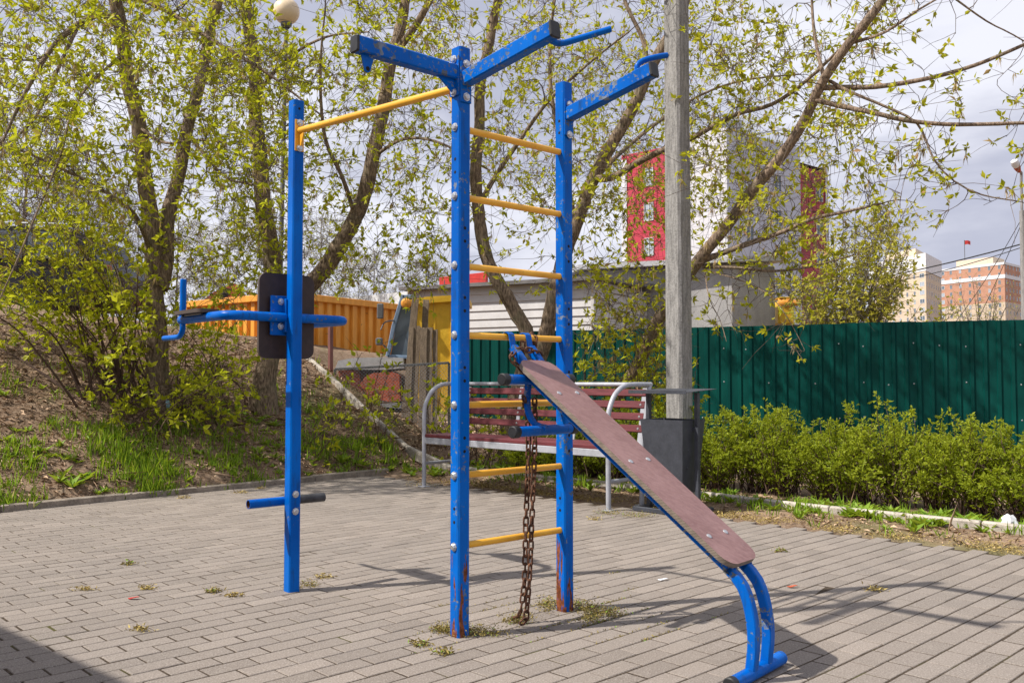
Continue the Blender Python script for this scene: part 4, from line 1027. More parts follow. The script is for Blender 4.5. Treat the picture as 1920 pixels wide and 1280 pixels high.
# ------------------------------------------------------------------ trees
class Tree:
    def __init__(s, seed, trunkmat='bark'):
        s.r = random.Random(seed); s.np_ = []; s.nd = []; s.nr = []; s.trunk = MB(); s.twigs = MB(); s.lp = []; s.ld = []; s.ll = []; s.cp = []; s.tm = trunkmat
    def limb(s, pts, r0, r1, sides=10, base=False):
        p = spline([P(*q) if not isinstance(q, V) else q for q in pts], 0.09); n = len(p)
        amp = min(0.012, r0 * 0.12); q = [p[0]]; ph = [s.r.uniform(0, 6) for _ in range(4)]
        for i in range(1, n): q.append(p[i] + V((math.sin(i * .55 + ph[0]) + math.sin(i * .23 + ph[1]), math.sin(i * .49 + ph[2]), .4 * math.sin(i * .7 + ph[3]))) * amp)
        sc = []
        for i in range(n):
            f = i / (n - 1); r = r0 + (r1 - r0) * f ** 0.8
            if base and f < 0.14: r *= 1 + 0.55 * (1 - f / 0.14) ** 2
            sc.append(r * (1 + s.r.gauss(0, 0.035)))
        s.trunk.sweep(q, circ(1.0, sides), V((0.3, 1, 0.1)), sc)
        for i in range(n):
            s.np_.append(q[i]); s.nd.append((q[min(i + 1, n - 1)] - q[max(i - 1, 0)]).normalized()); s.nr.append(sc[i])
        return q
    def grow(s, targets, maxlen=3.0, droop=0.05, twl=(0.14, 0.42), dens=1.0, nl=(3, 5), upw=0.12, tw_r=0.0029, minr=0.0, thick=1.0):
        P0 = np.array([tuple(v) for v in s.np_]); T = np.array([tuple(v) for v in targets])
        dmin = np.array([np.min(np.linalg.norm(P0 - t, axis=1)) for t in T]); order = np.argsort(dmin)
        pos = [tuple(v) for v in s.np_]; dr = list(s.nd); rd = list(s.nr); arr = np.zeros((len(pos) + len(T) * 14, 3)); n = len(pos); arr[:n] = pos
        pen = np.zeros(len(arr)); pen[:n] = 0.0
        for k in order:
            t = V(T[k]); dd = np.linalg.norm(arr[:n] - T[k], axis=1) + pen[:n]
            i = int(np.argmin(dd)); b = V(arr[i]); dist = (t - b).length
            if dist < 0.06: continue
            if dist > maxlen: continue
            pd = dr[i]; tow = (t - b).normalized()
            c = b + pd * dist * 0.35 + tow * dist * 0.2 + UP * (dist * upw)
            m = max(4, int(dist / 0.13)); pl = []
            w = V((s.r.gauss(0, 1), s.r.gauss(0, 1), s.r.gauss(0, 1))) * dist * 0.035; ph = s.r.random() * 6
            for j in range(m + 1):
                f = j / m; q = b * ((1 - f) ** 2) + c * (2 * f * (1 - f)) + t * (f * f)
                q = q + w * math.sin(ph + f * 7) * f * 1.2 - UP * (droop * dist * f * f); pl.append(q)
            r0 = min(rd[i] * 0.62, (0.0045 + 0.0085 * dist) * thick); r0 = max(r0, 0.003); r1 = 0.0022
            sc = [r0 + (r1 - r0) * (j / m) for j in range(m + 1)]
            s.twigs.sweep(pl, circ(1.0, 5 if r0 > .006 else 4), UP, sc, caps=False)
            for j in range(1, m + 1):
                if n < len(arr): arr[n] = tuple(pl[j]); pen[n] = 0.05; dr.append((pl[j] - pl[j - 1]).normalized()); rd.append(sc[j]); n += 1
            s.twigset(pl, sc, twl, dens, nl, tw_r)
    def twigset(s, pl, sc, twl, dens, nl, tw_r, start=0.2):
        m = len(pl) - 1
        for j in range(1, m + 1):
            f = j / m
            if f < start: continue
            d = (pl[j] - pl[j - 1]).normalized(); seg = (pl[j] - pl[j - 1]).length
            k = seg / 0.13 * 1.25 * dens; k = int(k) + (1 if s.r.random() < k - int(k) else 0)
            if j == m: k += 1
            for _ in range(k):
                q = pl[j - 1].lerp(pl[j], s.r.random()); L = s.r.uniform(*twl) * (1.0 if f < .7 else .75)
                rd_ = V((s.r.gauss(0, 1), s.r.gauss(0, 1), s.r.gauss(0, 1))).normalized()
                dd = (d * 0.55 + rd_ * 0.9 + UP * 0.15).normalized(); tp = [q]; nseg = 4
                for a in range(nseg):
                    dd = (dd + V((s.r.gauss(0, .16), s.r.gauss(0, .16), s.r.gauss(0, .16) + .03))).normalized(); tp.append(tp[-1] + dd * (L / nseg))
                s.twigs.sweep(tp, circ(1.0, 3), UP, [tw_r, tw_r * .9, tw_r * .8, tw_r * .7, tw_r * .5], caps=False)
                s.cluster(tp[-1], dd, s.r.randint(*nl))
                if L > .2:
                    s.cluster(tp[2], (dd + rd_ * .6).normalized(), max(1, nl[0] - 1))
                if s.r.random() < .55:
                    e = (d * .5 + V((s.r.gauss(0, 1), s.r.gauss(0, 1), s.r.gauss(0, 1))).normalized()).normalized(); bl = s.r.uniform(.2, .6); bt = [q]
                    for a in range(3): e = (e + V((s.r.gauss(0, .14), s.r.gauss(0, .14), s.r.gauss(0, .14) - .04))).normalized(); bt.append(bt[-1] + e * (bl / 3))
                    s.twigs.sweep(bt, circ(1.0, 3), UP, [tw_r, tw_r * .85, tw_r * .7, tw_r * .45], caps=False)
                if s.r.random() < .24: s.cp.append(tp[s.r.choice((2, 3, 4))])
    def cluster(s, p, d, n):
        for _ in range(n):
            e = (d * .55 + V((s.r.gauss(0, 1), s.r.gauss(0, 1), s.r.gauss(0, 1))).normalized() * .85 + UP * .12).normalized()
            s.lp.append(tuple(p + e * .004)); s.ld.append(tuple(e)); s.ll.append(s.r.random())
    def boxes(s, bl):
        o = []
        for u0, u1, v0, v1, y0, y1, n in bl:
            for _ in range(n):
                u, v, y = s.r.uniform(u0, u1), s.r.uniform(v0, v1), s.r.uniform(y0, y1)
                if not (490 < u < 590 and -60 < v < 85): o.append(P(u, v, y))
        return o
    def finish(s, name, base, label, cat, leafmat_, lsize=(0.034, 0.096), wr=0.44, catk=True, group=None, twigmat='twig'):
        t = thing(name, base, label, cat, group)
        if s.trunk.v: s.trunk.build('trunk', s.tm, t, 60)
        if s.twigs.v: s.twigs.build('twigs', twigmat, t, 0)
        if s.lp:
            p = np.array(s.lp); d = np.array(s.ld); n = len(p); q = np.array(s.ll)
            L = lsize[0] + (lsize[1] - lsize[0]) * rng.random(n) ** 1.3
            nr = rdir(n) * 0.8 + np.array([0, 0, 0.7]); leaves('crown', leafmat_, t, p, d, nr, L, L * wr, np.clip(rng.normal(.46, .28, n), 0, 1), 0.22)
        if catk and s.cp:
            c = np.repeat(np.array([tuple(x) for x in s.cp]), 9, axis=0); n = len(c); d = rdir(n) * .35 + np.array([0, 0, -1.0]); L = rng.uniform(.04, .125, n)
            leaves('catkins', 'catkin', t, c + rdir(n) * .006, d, rdir(n), L, rng.uniform(.003, .008, n), rng.random(n), 0.1)
        return t

def on(u, v): return onG(u, v)
def px(p): return 960 + (p.x / p.y) * F     # only used to continue limbs outside the frame

# tree 1: left trunk with a fork
T = Tree(11); b = on(300, 760); Y1 = b.y
T.limb([b - UP * .15, (297, 680, Y1), (294, 600, Y1), (285, 480, Y1), (276, 360, Y1), (258, 220, Y1 - .1), (232, 100, Y1 - .2), (212, -20, Y1 - .3), (195, -200, Y1 - .4), (175, -380, Y1 - .3)], .118, .05, 12, True)
T.limb([(300, 540, Y1), (312, 470, Y1 + .1), (320, 400, Y1 + .2), (340, 300, Y1 + .3), (366, 180, Y1 + .4), (395, 60, Y1 + .5), (425, -80, Y1 + .5), (450, -300, Y1 + .4)], .088, .04)
T.limb([(222, 50, Y1 - .25), (190, 28, Y1 - .3), (140, 50, Y1 - .5), (95, 95, Y1 - .7), (55, 160, Y1 - .9), (20, 235, Y1 - 1), (-20, 320, Y1 - 1.1)], .04, .01, 8)
T.limb([(150, 45, Y1 - .45), (112, 120, Y1 - .7), (70, 215, Y1 - 1.0), (20, 265, Y1 - 1.3), (-60, 330, Y1 - 1.5)], .022, .008, 6)
T.limb([(210, -10, Y1 - .3), (255, -5, Y1 - .6), (320, 25, Y1 - .9), (380, 65, Y1 - 1.1), (440, 100, Y1 - 1.3), (520, 150, Y1 - 1.4), (600, 215, Y1 - 1.5)], .036, .009, 8)
T.limb([(262, 240, Y1 - .1), (310, 268, Y1 - .5), (370, 262, Y1 - .8), (440, 270, Y1 - 1)], .02, .008, 6)
T.limb([(232, 100, Y1 - .2), (150, 180, Y1 - 1.0), (110, 300, Y1 - 1.6), (60, 420, Y1 - 2.0), (0, 560, Y1 - 2.2)], .02, .006, 6)
T.limb([(350, 250, Y1 + .3), (420, 330, Y1 + .0), (470, 345, Y1 - .3), (540, 365, Y1 - .5)], .022, .008, 6)
T.limb([(285, 470, Y1), (250, 400, Y1 - .5), (180, 350, Y1 - .9), (80, 300, Y1 - 1.2), (-40, 250, Y1 - 1.3)], .03, .009, 6)
T.grow(T.boxes([(-60, 560, -110, 130, Y1 - 2.4, Y1 + 1.6, 250), (-80, 560, 100, 380, Y1 - 2.4, Y1 + 1.3, 340), (-140, 260, 330, 560, Y1 - 2.0, Y1 + .6, 150), (310, 520, 380, 560, Y1 - 1.0, Y1 + 1, 44), (540, 800, -100, 150, Y1 - 2, Y1, 30)]), 2.6, .08, (.18, .55), .74, (5, 8))
T.grow([V((T.r.uniform(-8.2, -5.6), T.r.uniform(Y1 - 1, Y1 + 1.6), T.r.uniform(2.4, 5.2))) for _ in range(60)], 3.4, .06, (.18, .55), .7, (4, 7))
T.finish('box_elder_tree', V((b.x, b.y, b.z)), 'leafy box elder with a forked dark trunk on the left of the bank', 'tree', 'maple_leaf')

# tree 2: trunk behind the back pad
T = Tree(12); b = on(495, 766); Y2 = b.y
T.limb([b - UP * .15, (500, 700, Y2), (508, 620, Y2), (510, 540, Y2), (503, 440, Y2), (490, 320, Y2), (480, 200, Y2), (470, 80, Y2), (455, -80, Y2), (445, -300, Y2)], .135, .045, 12, True)
T.limb([(508, 650, Y2), (535, 590, Y2 - .1), (572, 540, Y2 - .2), (620, 488, Y2 - .3), (665, 410, Y2 - .4), (697, 320, Y2 - .5), (716, 200, Y2 - .5), (738, 95, Y2 - .5), (768, -30, Y2 - .4), (800, -260, Y2 - .2)], .115, .045, 12)
T.limb([(667, 405, Y2 - .4), (640, 330, Y2 - .8), (610, 260, Y2 - 1), (600, 150, Y2 - 1.2), (610, 20, Y2 - 1.3)], .03, .01, 8)
T.limb([(705, 290, Y2 - .5), (760, 260, Y2 - .9), (830, 270, Y2 - 1.1), (920, 320, Y2 - 1.2)], .025, .008, 6)
T.limb([(735, 110, Y2 - .5), (790, 30, Y2 - .7), (830, -60, Y2 - .8), (850, -200, Y2 - .8)], .05, .025, 8)
T.limb([(478, 180, Y2), (540, 110, Y2 - .4), (610, 70, Y2 - .7), (690, 60, Y2 - .9)], .03, .008, 6)
T.grow(T.boxes([(360, 860, -130, 120, Y2 - 2.0, Y2 + 1.6, 150), (380, 860, 100, 400, Y2 - 1.9, Y2 + 1.4, 240), (400, 830, 380, 540, Y2 - 1.2, Y2 + 1.2, 120)]), 2.4, .06, (.18, .55), .62, (4, 7))
T.finish('box_elder_tree', b, 'box elder with a grey trunk and one thick limb leaning right behind the back pad', 'tree', 'maple_leaf')

# tree 3: two stems behind the bench
T = Tree(13); b = V(P(957, 800, 10.7)); b = V((b.x, b.y, hgt(b.x, b.y))); Y3 = 10.7
T.limb([b - UP * .15, (957, 800, Y3), (972, 720, Y3), (990, 632, Y3), (960, 578, Y3), (922, 500, Y3), (897, 400, Y3), (893, 300, Y3), (900, 180, Y3 + .1), (918, 80, Y3 + .2), (945, -60, Y3 + .3), (960, -300, Y3 + .3)], .105, .04, 12, True)
T.limb([(978, 725, Y3), (1022, 640, Y3 - .1), (1042, 540, Y3 - .2), (1075, 440, Y3 - .3), (1105, 345, Y3 - .4), (1164, 242, Y3 - .5), (1211, 151, Y3 - .6), (1247, 84, Y3 - .6), (1290, -20, Y3 - .6), (1340, -260, Y3 - .5)], .10, .045, 12)
T.limb([(1112, 335, Y3 - .4), (1150, 332, Y3 - .6), (1200, 302, Y3 - .9), (1250, 278, Y3 - 1.2), (1298, 258, Y3 - 1.3), (1381, 215, Y3 - 1.5), (1448, 195, Y3 - 1.6), (1515, 151, Y3 - 1.8), (1582, 87, Y3 - 2), (1640, 40, Y3 - 2.1)], .048, .012, 8)
T.limb([(900, 380, Y3), (950, 300, Y3 - .3), (1020, 200, Y3 - .6), (1090, 130, Y3 - .8), (1180, 60, Y3 - 1)], .035, .01, 8)
T.limb([(1080, 430, Y3 - .3), (1062, 330, Y3 - .1), (1040, 220, Y3), (1030, 100, Y3 + .1), (1050, -60, Y3 + .1)], .04, .014, 8)
T.limb([(1200, 175, Y3 - .6), (1210, 90, Y3 - .3), (1170, 0, Y3 - .2), (1150, -120, Y3)], .035, .015, 8)
T.limb([(1290, -20, Y3 - .6), (1330, -160, Y3), (1360, -350, Y3 + .8), (1390, -560, Y3 + 1.6)], .05, .02, 8)
T.limb([(1105, 345, 10.3), (1150, 300, 10.9), (1220, 240, 11.6), (1310, 180, 12.1), (1400, 150, 12.3), (1500, 140, 12.4)], .036, .010, 8)
T.grow(T.boxes([(760, 1330, -300, 120, Y3 - 2.2, Y3 + 1.6, 150), (860, 1300, 100, 400, Y3 - 2.0, Y3 + 1.5, 150), (860, 1250, 380, 530, Y3 - 1.2, Y3 + 1.2, 46), (1290, 1600, 60, 420, Y3 - 2.2, Y3 - .6, 40), (1150, 1560, 230, 480, Y3 - 1.8, Y3 + .6, 70), (900, 1650, -900, -200, Y3 - .3, Y3 + 2.6, 170), (960, 1420, -50, 430, 11.8, 13.4, 300), (1360, 1560, 60, 330, 11.7, 12.6, 44)]), 2.4, .05, (.16, .5), .58, (4, 7))
T.finish('box_elder_tree', b, 'twin stemmed tree rising behind the park bench with thin pale leaves', 'tree', 'maple_leaf_sparse')

# tree 4: leaning tree over the fence
T = Tree(14, 'bark_light'); p = P(1120, 800, 10.3); b = V((p.x, p.y, hgt(p.x, p.y)))
T.limb([b - UP * .1, (1128, 790, 10.3), (1190, 690, 10.0), (1240, 592, 9.7), (1310, 494, 9.3), (1400, 370, 8.9), (1452, 308, 8.7), (1502, 232, 8.5), (1540, 160, 8.3), (1592, 85, 8.1), (1650, 8, 7.9), (1700, -80, 7.8), (1760, -260, 7.7)], .092, .03, 12, True)
T.limb([(1538, 165, 8.3), (1580, 164, 8.25), (1640, 163, 8.1), (1700, 155, 8.0), (1760, 143, 7.9), (1830, 122, 7.8), (1920, 84, 7.6), (2020, 40, 7.5)], .027, .012, 8)
T.limb([(1530, 188, 8.35), (1580, 200, 8.2), (1640, 212, 8.0), (1700, 226, 7.9), (1770, 233, 7.8), (1850, 233, 7.7), (1940, 231, 7.6), (2060, 235, 7.5)], .026, .012, 8)
T.limb([(1556, 152, 8.3), (1600, 175, 8.1), (1660, 200, 8.0), (1720, 232, 7.9), (1752, 300, 7.8), (1790, 340, 7.75), (1840, 365, 7.7), (1905, 377, 7.6)], .017, .005, 6)
T.limb([(1545, 145, 8.3), (1536, 110, 8.4), (1526, 50, 8.5), (1521, -40, 8.6)], .02, .01, 6)
T.limb([(1314, 490, 9.3), (1345, 478, 9.2), (1400, 458, 9.0), (1470, 434, 8.8), (1525, 410, 8.7), (1580, 398, 8.6), (1652, 382, 8.5)], .034, .012, 8)
T.limb([(1318, 500, 9.3), (1380, 502, 9.1), (1450, 508, 9.0), (1520, 500, 8.9), (1600, 478, 8.8)], .02, .006, 6)
T.limb([(1320, 505, 9.25), (1400, 530, 8.9), (1450, 560, 8.7), (1485, 610, 8.6), (1508, 655, 8.55)], .009, .003, 5)
T.limb([(1322, 508, 9.25), (1330, 560, 8.9), (1350, 600, 8.7), (1362, 640, 8.6)], .008, .003, 5)
T.limb([(1600, 80, 8.1), (1660, 60, 7.9), (1720, 20, 7.7), (1790, -20, 7.6)], .016, .008, 6)
T.limb([(1780, -10, 8.2), (1850, 40, 8.2), (1900, 66, 8.2), (1990, 120, 8.2)], .01, .005, 5)
T.limb([(1690, -60, 7.8), (1740, -40, 8.0), (1780, -10, 8.2)], .016, .01, 5)
T.grow(T.boxes([(1300, 1640, -200, 130, 7.4, 9.6, 52), (1300, 1640, 100, 400, 7.8, 9.3, 54), (1600, 2000, -160, 140, 7.2, 8.4, 44), (1600, 1960, 130, 400, 7.3, 8.3, 46), (1330, 1660, 370, 560, 8.3, 9.3, 74), (1640, 1760, 260, 400, 7.8, 8.6, 8), (1460, 1520, 600, 660, 8.4, 8.7, 6), (1300, 1420, 520, 640, 8.5, 9.2, 12)]), 1.7, .05, (.10, .30), .62, (4, 7), thick=.8)
T.grow(T.boxes([(1100, 1265, 550, 740, 9.4, 10.4, 60), (1080, 1300, 480, 640, 9.2, 10.3, 36)]), 1.6, .1, (.12, .3), .9, (5, 8))
T.finish('box_elder_tree', b, 'slanting tree with light brown limbs reaching right over the green fence', 'tree', 'maple_leaf_sparse', (0.038, 0.088), .48)

def shrub(name, label, bases, n, seed, tops, r=(.006, .013), dens=1.0, twl=(.10, .3), nl=(3, 5), mat='shrub_leaf', size=(.045, .10), group=None, start=.12):
    T = Tree(seed); rr = T.r; c = V()
    for i in range(n):
        u, v = rr.uniform(*bases[0:2]), rr.uniform(*bases[2:4]); b = onG(u, v); c += b / n
        uu, vv, dy = rr.uniform(*tops[0:2]), rr.uniform(*tops[2:4]), rr.uniform(*tops[4:6])
        e = P(uu, vv, b.y + dy); mid = b.lerp(e, .5) + UP * (e - b).length * .12 + V((rr.gauss(0, .06), rr.gauss(0, .06), 0))
        pl = spline([b - UP * .05, b.lerp(mid, .5) + UP * .03, mid, mid.lerp(e, .6) + UP * .03, e], .12); k = len(pl); r0 = rr.uniform(*r)
        sc = [r0 + (.0025 - r0) * (j / (k - 1)) for j in range(k)]
        T.twigs.sweep(pl, circ(1, 5), UP, sc, caps=False); T.twigset(pl, sc, twl, dens, nl, .0022, start)
    return T.finish(name, c, label, 'shrub', mat, size, .5, False, group, 'stem')
shrub('leafy_shrub', 'dense yellow green shrub fanning out left from the foot of the forked tree', (150, 300, 715, 770), 44, 31, (-200, 330, 350, 690, -1.6, .4), r=(.008, .017), dens=.85, nl=(4, 7), start=.34)
shrub('leafy_shrub', 'upright young shoots right of the forked trunk below the dip bars', (310, 470, 740, 800), 24, 32, (310, 520, 560, 740, -.6, .5), (.004, .008), .85)
shrub('leafy_shrub', 'thin sparse saplings on the slope beside the pale edging', (560, 720, 800, 872), 14, 33, (560, 780, 640, 800, -.3, .3), (.003, .006), .8, (.07, .2))
shrub('leafy_shrub', 'low leafy sprouts around the foot of the forked trunk', (200, 420, 770, 830), 20, 34, (160, 480, 700, 800, -.6, .1), (.004, .008), 1.1, (.08, .22))
shrub('leafy_shrub', 'small leafy shoots behind the left arm of the park bench', (800, 860, 820, 850), 8, 35, (800, 860, 690, 800, -.2, .2), (.003, .006), 1.0, (.08, .2))
def bush_between(name, label, pts, seed, n, h, spread, mat='shrub_leaf', dens=1.0):
    T = Tree(seed); rr = T.r
    for i in range(n):
        b = V(rr.choice(pts)); b = V((b.x + rr.gauss(0, .12), b.y + rr.gauss(0, .12), hgt(b.x, b.y)))
        e = b + V((rr.gauss(0, spread), rr.gauss(0, spread), h * rr.uniform(.6, 1.1))); pl = spline([b, b.lerp(e, .5) + V((rr.gauss(0, .05), rr.gauss(0, .05), .05)), e], .12); k = len(pl)
        sc = [.006 + (.0022 - .006) * (j / (k - 1)) for j in range(k)]; T.twigs.sweep(pl, circ(1, 4), UP, sc, caps=False); T.twigset(pl, sc, (.08, .24), dens, (3, 5), .002, .2)
    c = V(pts[len(pts) // 2]); return T.finish(name, V((c.x, c.y, hgt(c.x, c.y))), label, 'shrub', mat, (.040, .088), .48, False, None, 'stem')
bush_between('leafy_shrub', 'light green shrub growing behind the park bench backrest', [(-.35, 10.6), (.1, 10.6), (.5, 10.4)], 41, 34, .85, .25)
bush_between('leafy_shrub', 'leafy green suckers growing at the foot of the slanting tree', [(1.0, 9.9), (1.4, 9.7), (1.55, 9.6)], 42, 40, 1.35, .28)

# shrub of yellow green branches beyond the fence and the bare trees far behind
def fan_bush(name, label, base, n, seed, tgt, mat, thick, dens, size, twl=(.25, .7), nl=(2, 4), tw_r=.005, cat='bush', bk='grey_twig', catk=False, grp=None):
    T = Tree(seed, bk); rr = T.r
    for i in range(n):
        e = rr.choice(tgt); e = V(e) + V((rr.gauss(0, .4), rr.gauss(0, .5), rr.gauss(0, .35))); b = V(base) + V((rr.gauss(0, .25), rr.gauss(0, .25), 0))
        mid = b.lerp(e, .45) + UP * .35; pl = spline([b, mid, e], .3); k = len(pl); r0 = thick * rr.uniform(.6, 1.2)
        sc = [r0 + (.006 - r0) * (j / (k - 1)) for j in range(k)]; T.trunk.sweep(pl, circ(1, 5), V((.3, 1, .1)), sc, caps=False); T.twigset(pl, sc, twl, dens, nl, tw_r, .25)
    return T, T.finish(name, base, label, cat, mat, size, .5, catk, grp, bk)
bb = V((7.3, 20.0, 0))
fan_bush('flowering_bush', 'large yellow green bush with many thin stems beyond the green fence', bb, 60, 51, [P(u, v, 20) for u in range(1490, 1772, 30) for v in (385, 430, 470, 510, 550, 590) if not (u < 1530 and v < 470) and not (u > 1680 and v < 430) and not (u > 1725 and v < 500)], 'willow_leaf', .020, 1.5, (.06, .13), nl=(3, 5))
b2 = P(1842, 700, 40); b2 = V((b2.x, 40, 0))
fan_bush('round_tree', 'small round tree with reddish buds in front of the orange brick block', b2, 22, 52, [P(u, v, 40) for u in range(1800, 1890, 22) for v in (530, 550, 575, 595)], 'maple_leaf_sparse', .04, .7, (.05, .10), (.3, .7), (1, 2), .008, 'tree')
def bare_tree(base, h, w, seed):
    T = Tree(seed, 'grey_twig'); rr = T.r; b = V(base)
    q = T.limb([b, b + UP * h * .35 + V((rr.gauss(0, .15), 0, 0)), b + UP * h * .7 + V((rr.gauss(0, .3), 0, 0)), b + UP * h], .11, .02, 8)
    tg = []
    for i in range(230):
        a = rr.uniform(0, 6.28); f = rr.uniform(.08, 1.05); rad = w * math.sqrt(rr.random()) * (1.15 - abs(f - .6)); tg.append(b + V((rad * math.cos(a), rad * math.sin(a), h * f)))
    T.grow(tg, 5, -.02, (.35, 1.0), 1.5, (0, 1), .2, .010, thick=2.2); return T
T = bare_tree((0, 0, 0), 8.0, 2.6, 61)
bt = T.finish('bare_tree', V((0, 0, 0)), 'x', 'tree', 'maple_leaf_sparse', (.06, .11), .5, False, 'bare trees behind the bank', 'grey_twig')
spots = [(40, 34, 1.15, 'tall bare twiggy tree above the black car at the left edge'), (330, 36, .72, 'bare tree just right of the forked trunk behind the red loader'), (425, 33, .62, 'dense bare tree directly behind the red loader arm'),
         (600, 38, .75, 'bare tree showing between the blue post and the leaning limb'), (700, 44, .7, 'distant bare tree above the right end of the orange skip'), (800, 46, .66, 'pale bare tree behind the yellow lorry cab'), (160, 42, 1.0, 'bare tree seen through the shrub behind the car')]
kids = list(bt.children)
for i, (u, Y, sc, lab) in enumerate(spots):
    q = V(((u - 960) / F * Y, Y, 1.6))
    if i == 0: o = bt
    else:
        o = bt.copy(); COL.objects.link(o)
        for ch in kids: c = ch.copy(); COL.objects.link(c); c.parent = o
    o.location = q; o.rotation_euler = (0, 0, i * 1.7); o.scale = (sc, sc, sc); o['label'] = lab

# ------------------------------------------------------------------ hedge, grass, weeds, litter
def hedge():
    t = thing('clipped_hedge', (3.1, 7.4, 0), 'clipped green hedge running along the kerb in front of the sheet fence', 'hedge')
    a = V((0.25, 10.25, 0)); b = V((6.6, 3.75, 0)); d, n, L = frame_of(a, b); m = MB(); rr = random.Random(5); tips = []; tdir = []; tn = []
    x = 0.1
    while x < L:
        bh = rr.uniform(.62, .80) * sst(-.3, 1.2, x) ** .5; bw = rr.uniform(.34, .48); off = rr.gauss(0, .06); c = a + d * x + n * off; btone = rr.gauss(0, .07)
        for i in range(62):
            az = rr.uniform(0, 6.283); q = math.sqrt(rr.random()); hh = bh * (1 - .55 * q ** 3) * rr.uniform(.75, 1.08)
            if rr.random() < .06: hh *= 1.22
            p0 = c + V((rr.gauss(0, .07), rr.gauss(0, .07), 0)); p2 = c + d * (math.cos(az) * q * bw) + n * (math.sin(az) * q * .52) + UP * hh
            p1 = p0.lerp(p2, .5) + V((rr.gauss(0, .05), rr.gauss(0, .05), .06)); e = (p2 - p1).normalized()
            pl = [p0, p0.lerp(p1, .5) + V((rr.gauss(0, .015), rr.gauss(0, .015), 0)), p1, p1.lerp(p2, .55) + V((rr.gauss(0, .02), rr.gauss(0, .02), 0)), p2]
            m.sweep(pl, circ(1, 3), UP, [.006, .005, .004, .003, .0014], caps=False)
            for j in range(30):
                f = min(.999, 1 - (rr.random() ** 1.5) * .82); seg = int(f * 4); o = pl[seg].lerp(pl[seg + 1], f * 4 - seg)
                dd = (V((rr.gauss(0, 1), rr.gauss(0, 1), rr.gauss(.3, .7))).normalized() + e * .4).normalized(); w = rr.uniform(.015, .11) * (1.1 - .6 * f)
                tw = o + dd * w
                for g in range(4):
                    k = o.lerp(tw, rr.uniform(.35, 1.0)); tips.append(tuple(k)); ee = (dd + V((rr.gauss(0, .6), rr.gauss(0, .6), rr.gauss(.2, .5)))).normalized(); tdir.append(tuple(ee)); tn.append(.36 + btone + .30 * (f > .85) * rr.random())
        x += rr.uniform(.26, .40)
    m.build('stems', 'stem', t, 0)
    p = np.array(tips); dd = np.array(tdir); nn = len(p); Ls = rng.uniform(.017, .037, nn); tone = np.clip(np.array(tn) + rng.normal(0, .2, nn), 0, 1)
    leaves('foliage', 'hedge_leaf', t, p, dd, rdir(nn) + np.array([0, 0, .5]), Ls, Ls * .46, tone, .2)
hedge()
def scatter(n, fn):
    out = []; rr = random.Random(99)
    while len(out) < n:
        q = fn(rr)
        if q is not None: out.append(q)
    return out
def clump(x, y, f=1.0, s=0.0): return 0.5 + 0.5 * math.sin(x * 2.7 * f + 1.3 * math.sin(y * 2.1 * f + s)) * math.sin(y * 3.1 * f + 1.1 * math.sin(x * 1.9 * f + s * 2))
def grass():
    tufts = []; rr = random.Random(21)
    def addt(x, y, n, L, z=None): tufts.append((x, y, hgt(x, y) if z is None else z, n, L))
    for _ in range(15000):      # the bank near the left kerb
        s = rr.random() ** 1.5 * 2.6 + .14; l = rr.uniform(-7.5, .4); x = KP[0] + KD[0] * l + KN[0] * s; y = KP[1] + KD[1] * l + KN[1] * s
        u = 960 + x / y * F; dens = (1.35 if u < 330 else .5) * (1.0 if s < .8 else .55 if s < 1.4 else .22)
        if rr.random() < dens * (clump(x, y) ** 2) * .75: addt(x, y, rr.randint(4, 9), rr.uniform(.06, .17))
    for _ in range(700):       # verge along the pale edging and hedge foot
        a = rr.uniform(-.4, 6.3); t = rr.gauss(-.05, .22); x = .22 + a * .707 + .707 * t; y = 9.4 - a * .72 + .707 * t
        if rr.random() < clump(x, y, 1.5) * .8: addt(x, y, rr.randint(3, 7), rr.uniform(.05, .13), max(hgt(x, y), 0))
    for _ in range(900):      # bank top and behind
        x = rr.uniform(-8.5, -1.5); y = rr.uniform(9.5, 15); 
        if sval(x, y) > 1.5 and rr.random() < clump(x, y, .8, 2) ** 2 * .6: addt(x, y, rr.randint(4, 8), rr.uniform(.08, .2))
    p = []; d = []; L = []; 
    for x, y, z, n, l in tufts:
        for _ in range(n):
            a = rr.uniform(0, 6.28); lean = abs(rr.gauss(0, .45)); p.append((x + rr.gauss(0, .03), y + rr.gauss(0, .03), z - .005)); d.append((math.cos(a) * lean, math.sin(a) * lean, 1)); L.append(l * rr.uniform(.5, 1.25))
    p = np.array(p); d = np.array(d); L = np.array(L); n = len(p); side = np.stack([rng.normal(size=n), rng.normal(size=n), np.zeros(n)], 1)
    o = leaves('grass', 'grass_blade', None, p, d, side, L, rng.uniform(.006, .013, n), np.clip(rng.normal(.5, .25, n), 0, 1), .3); tag(o, 'fresh green grass growing on the bank and along the kerbs', 'grass', kind='stuff')
grass()
